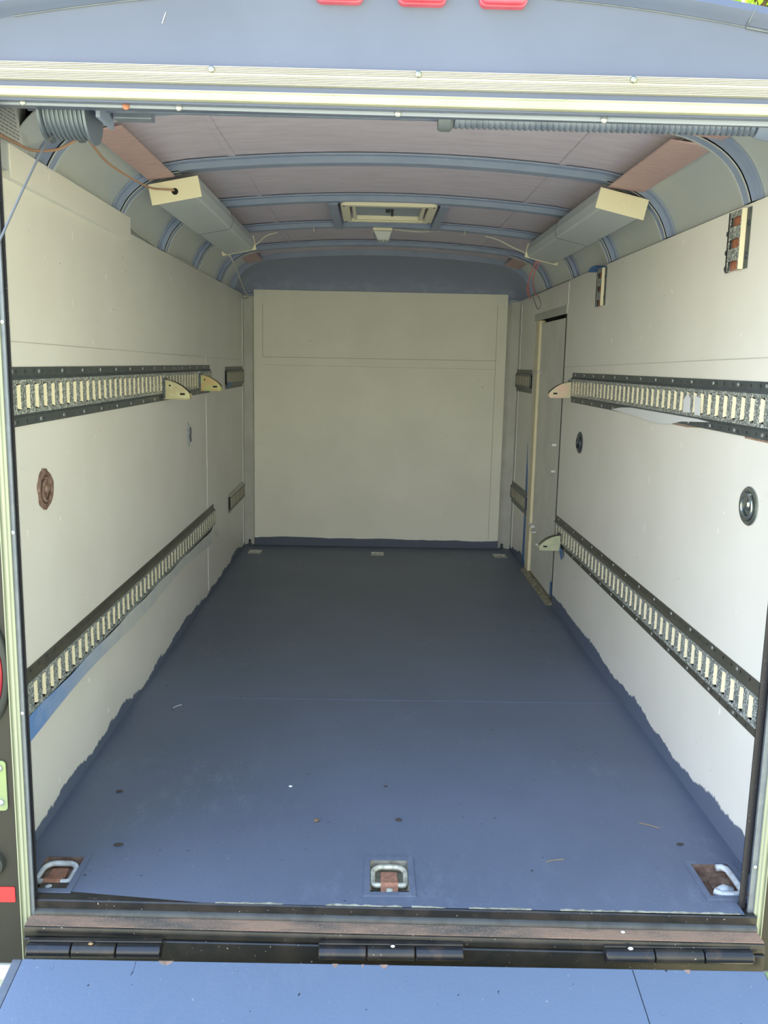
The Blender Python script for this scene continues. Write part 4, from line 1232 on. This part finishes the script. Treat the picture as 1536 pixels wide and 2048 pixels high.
# ------------------------------------------------------------------ lamps, latch and reflector on the rear face
for (x0, x1, lb) in ((-0.1639, -0.0798, 'leftmost of the three red marker lamps on the black header'), (-0.0202, 0.0651, 'middle red marker lamp on the black header'), (0.1224, 0.2062, 'rightmost of the three red marker lamps on the black header')):
    ml = empty('marker_lamp', ((x0 + x1) / 2, -0.262, 1.7345), lb, 'marker lamp', 'red marker lamps on the header')
    hw = (x1 - x0) / 2

    def rrect(hx, z0, z1, r, n=5):
        o_ = []
        for (cx, cz, a0) in ((hx - r, z1 - r, 0), (-hx + r, z1 - r, PI / 2), (-hx + r, z0 + r, PI), (hx - r, z0 + r, 1.5 * PI)):
            for i in range(n + 1):
                a = a0 + PI / 2 * i / n; o_.append((cx + r * math.cos(a), cz + r * math.sin(a)))
        return o_
    MB().prism(rrect(hw, 0.0, 0.034, 0.012), 'y', -0.012, 0.004).build('lamp_base', M['red_pink'], ml, bevel=0.001)
    MB().prism(rrect(hw - 0.003, 0.003, 0.032, 0.010), 'y', -0.022, -0.012).build('lens', M['red_pink'], ml, bevel=0.005, seg=3)

tl = empty('tail_lamp', (-0.806, -0.258, 0.50), 'tall oval red tail lamp in a rubber surround on the left post', 'tail lamp')
q = MB(); q.lathe([(1.0, 0.0), (1.0, 0.004), (0.93, 0.010), (0.80, 0.013), (0.74, 0.010)], 40, 'y', sx=0.048, sy=0.112, cap=True); q.build('rubber_surround', M['rubber'], tl, smooth=True)
q = MB(); q.lathe([(1.0, 0.009), (0.98, 0.014), (0.85, 0.017), (0.5, 0.019), (0, 0.020)], 36, 'y', sx=0.037, sy=0.088, cap=False); q.build('lens', M['red_lens'], tl, smooth=True)
lp = empty('latch_plate', (-0.797, -0.258, 0.258), 'pale green metal plate with two rivets on the left post below the tail lamp', 'latch plate')
q = MB()
pl = []
for (cx, cz, a0) in ((0.012, 0.046, 0), (-0.012, 0.046, PI / 2), (-0.012, -0.046, PI), (0.012, -0.046, 1.5 * PI)):
    for i in range(5): a = a0 + PI / 2 * i / 4; pl.append((cx + 0.008 * math.cos(a), cz + 0.008 * math.sin(a)))
q.prism(pl, 'y', -0.003, 0.0); q.build('plate', M['latch'], lp, bevel=0.0006)
for z in (-0.036, 0.038):
    g = MB(); g.lathe([(0.0078, 0), (0.0072, 0.0025), (0.004, 0.0045), (0, 0.005)], 18, 'y', cap=False); o = g.build('rivet', M['screw'], lp, smooth=True); o.location = (0.006, -0.003, z)
rf = MB().prism([(-0.06, 0.0), (0.028, 0.0), (0.030, 0.002), (0.030, 0.032), (0.028, 0.034), (-0.06, 0.034)], 'y', -0.0015, 0.0).build('reflector', M['reflector'])
rf.location = (-0.803, -0.258, -0.001); tag(rf, 'bright red reflector strip low on the left post', 'reflector')
rf = MB().box(0, 0.07, -0.0015, 0.0, 0, 0.034).build('reflector', M['reflector']); rf.location = (0.8095, -0.258, -0.006); tag(rf, 'red reflector strip low on the right post, at the frame edge', 'reflector')
for x in (-0.815,):
    gk = empty('post_knob', (x - 0.005, -0.258, 0.085), 'dark round rubber bumper on the left post above the red reflector', 'bumper')
    g = MB(); g.lathe([(0.030, 0), (0.028, 0.010), (0.016, 0.016), (0, 0.017)], 24, 'y', cap=False); g.build('rubber_dome', M['rubber'], gk, smooth=True)

# ------------------------------------------------------------------ debris on the floor
def pebble(x, y, r, mat, label, name='pebble', cat='debris', sq=(1, 0.7, 0.5), z=0.0, rot=0.0):
    q = MB(); n = 8; pr_ = []
    for i in range(n + 1):
        a = PI * i / n - PI / 2; pr_.append((max(0.0001, math.cos(a)), math.sin(a)))
    q.lathe(pr_, 10, 'z', cap=False)
    q.v = [(vx * r * sq[0] * (1 + 0.12 * math.sin(i * 1.7)), vy * r * sq[1] * (1 + 0.12 * math.cos(i * 2.3)), vz * r * sq[2] + r * sq[2] * 0.9) for i, (vx, vy, vz) in enumerate(q.v)]
    o = q.build(name, mat, smooth=True); o.location = (x, y, z); o.rotation_euler = (0, 0, rot)
    return tag(o, label, cat)


pebble(-0.2501, 0.252, 0.005, M['chip'], 'white paint chip on the floor left of the middle', 'paint_chip')
pebble(-0.1699, 0.0765, 0.008, M['stone'], 'brown pebble on the blue floor, left of the two in front of the middle anchor', rot=0.8)
pebble(0.0328, 0.0862, 0.008, M['bark'], 'dark brown pebble on the blue floor straight behind the middle anchor', sq=(1, .7, .35))
pebble(-0.6221, -0.0421, 0.011, M['bark'], 'dark bark bit lying near the near left floor anchor', 'bark_chip', sq=(1, .4, .3), rot=0.15)
pebble(-0.6922, 0.2126, 0.009, M['bark'], 'dark bark bit by the left wall further in than the other', 'bark_chip', sq=(1, .5, .3), rot=0.3)
pebble(0.7015, -0.0107, 0.009, M['bark'], 'dark bark bit lying near the near right floor anchor', 'bark_chip', sq=(1, .4, .3))
pebble(0.004, 0.26, 0.006, M['bark'], 'thin dark curl on the floor right of the middle', 'bark_chip', sq=(1, .4, .3))
for (x, y, l, a, lb) in ((-0.6678, 0.7889, 0.035, 0.9, 'thin pale sliver on the floor near the left wall'), (0.387, -0.0851, 0.045, 0.25, 'thin brown straw on the floor between middle and right anchors'), (0.655, 0.075, 0.05, -0.5, 'thin brown straw on the floor near the right wall')):
    o = MB().tube([(-l / 2, 0, 0.0012), (0, 0.002, 0.0014), (l / 2, 0, 0.0012)], 0.0009, 6).build('straw_bit', M['straw'] if 'brown' in lb else M['chip']); o.location = (x, y, 0); o.rotation_euler = (0, 0, a); tag(o, lb, 'debris')
pebble(0.487, -0.292, 0.0045, M['chip'], 'white crumb on the rusty sill ledge, right of the middle', 'crumb', z=-0.034)
pebble(0.512, -0.288, 0.0035, M['stone'], 'tan crumb on the rusty sill ledge at its right part', 'crumb', z=-0.034)
pebble(0.492, -0.331, 0.0055, M['chip'], 'white crumb on the right ramp hinge', 'crumb', z=-0.0435)
pebble(-0.5955, -0.333, 0.0050, M['straw'], 'tan crumb on the left ramp hinge', 'crumb', z=-0.0435)
pebble(0.010, -0.331, 0.0045, M['chip'], 'white crumb on the middle ramp hinge', 'crumb', z=-0.0435)

# ------------------------------------------------------------------ outside: ground and trees
g = MB(); g.box(-30, 30, -30, 40, -0.60, -0.52); o = g.build('ground', M['ground']); o['kind'] = 'structure'


def tree(x, y, h, cx, cy, cz, rx, ry, rz, n, label, seed):
    rnd = random.Random(seed)
    r = empty('leafy_tree', (x, y, -0.52), label, 'tree', 'trees behind the trailer')
    q = MB(); q.tube([(0, 0, 0), (0.05, 0.02, h * 0.35), (0.1, 0.05, h * 0.7), (cx - x, cy - y, cz + 0.52)], [0.22, 0.18, 0.14, 0.05], 12)
    for i in range(9):
        a = rnd.uniform(0, 2 * PI); q.tube([(0.1, 0.05, h * 0.6), (cx - x + rx * 0.4 * math.cos(a), cy - y + ry * 0.4 * math.sin(a), cz + 0.3), (cx - x + rx * 0.85 * math.cos(a), cy - y + ry * 0.85 * math.sin(a), cz + 0.5 + rz * rnd.uniform(-0.6, 0.6))], [0.07, 0.045, 0.015], 7)
    q.build('trunk', M['bark_tree'], r, smooth='full')
    q = MB()
    for i in range(n):
        while True:
            p_ = Vector((rnd.uniform(-1, 1), rnd.uniform(-1, 1), rnd.uniform(-1, 1)))
            if 0.3 < p_.length < 1: break
        c_ = Vector((cx - x + p_.x * rx, cy - y + p_.y * ry, cz + 0.52 + p_.z * rz))
        a = Vector((rnd.uniform(-1, 1), rnd.uniform(-1, 1), rnd.uniform(-1, 1))).normalized()
        b_ = a.cross(Vector((rnd.uniform(-1, 1), rnd.uniform(-1, 1), rnd.uniform(-1, 1)))).normalized()
        l, w = rnd.uniform(0.06, 0.10), rnd.uniform(0.025, 0.04)
        q.quad(c_ - a * l, c_ - a * l * 0.2 + b_ * w, c_ + a * l * 0.5 + b_ * w * 0.7, c_ + a * l, c_ + a * l * 0.5 - b_ * w * 0.7, c_ - a * l * 0.2 - b_ * w)
    tag(q.build('foliage', M['leaf'], r), kind='stuff')
    return r


tree(3.6, 8.5, 3.6, 4.4, 8.0, 5.75, 1.9, 1.6, 1.25, 5200, 'bright backlit tree crown showing at the top right corner above the roof', 3)
tree(-4.6, 9.0, 3.6, -5.2, 8.0, 5.9, 2.2, 1.6, 1.5, 4200, 'pale tree crown just showing at the top left corner above the roof', 5)
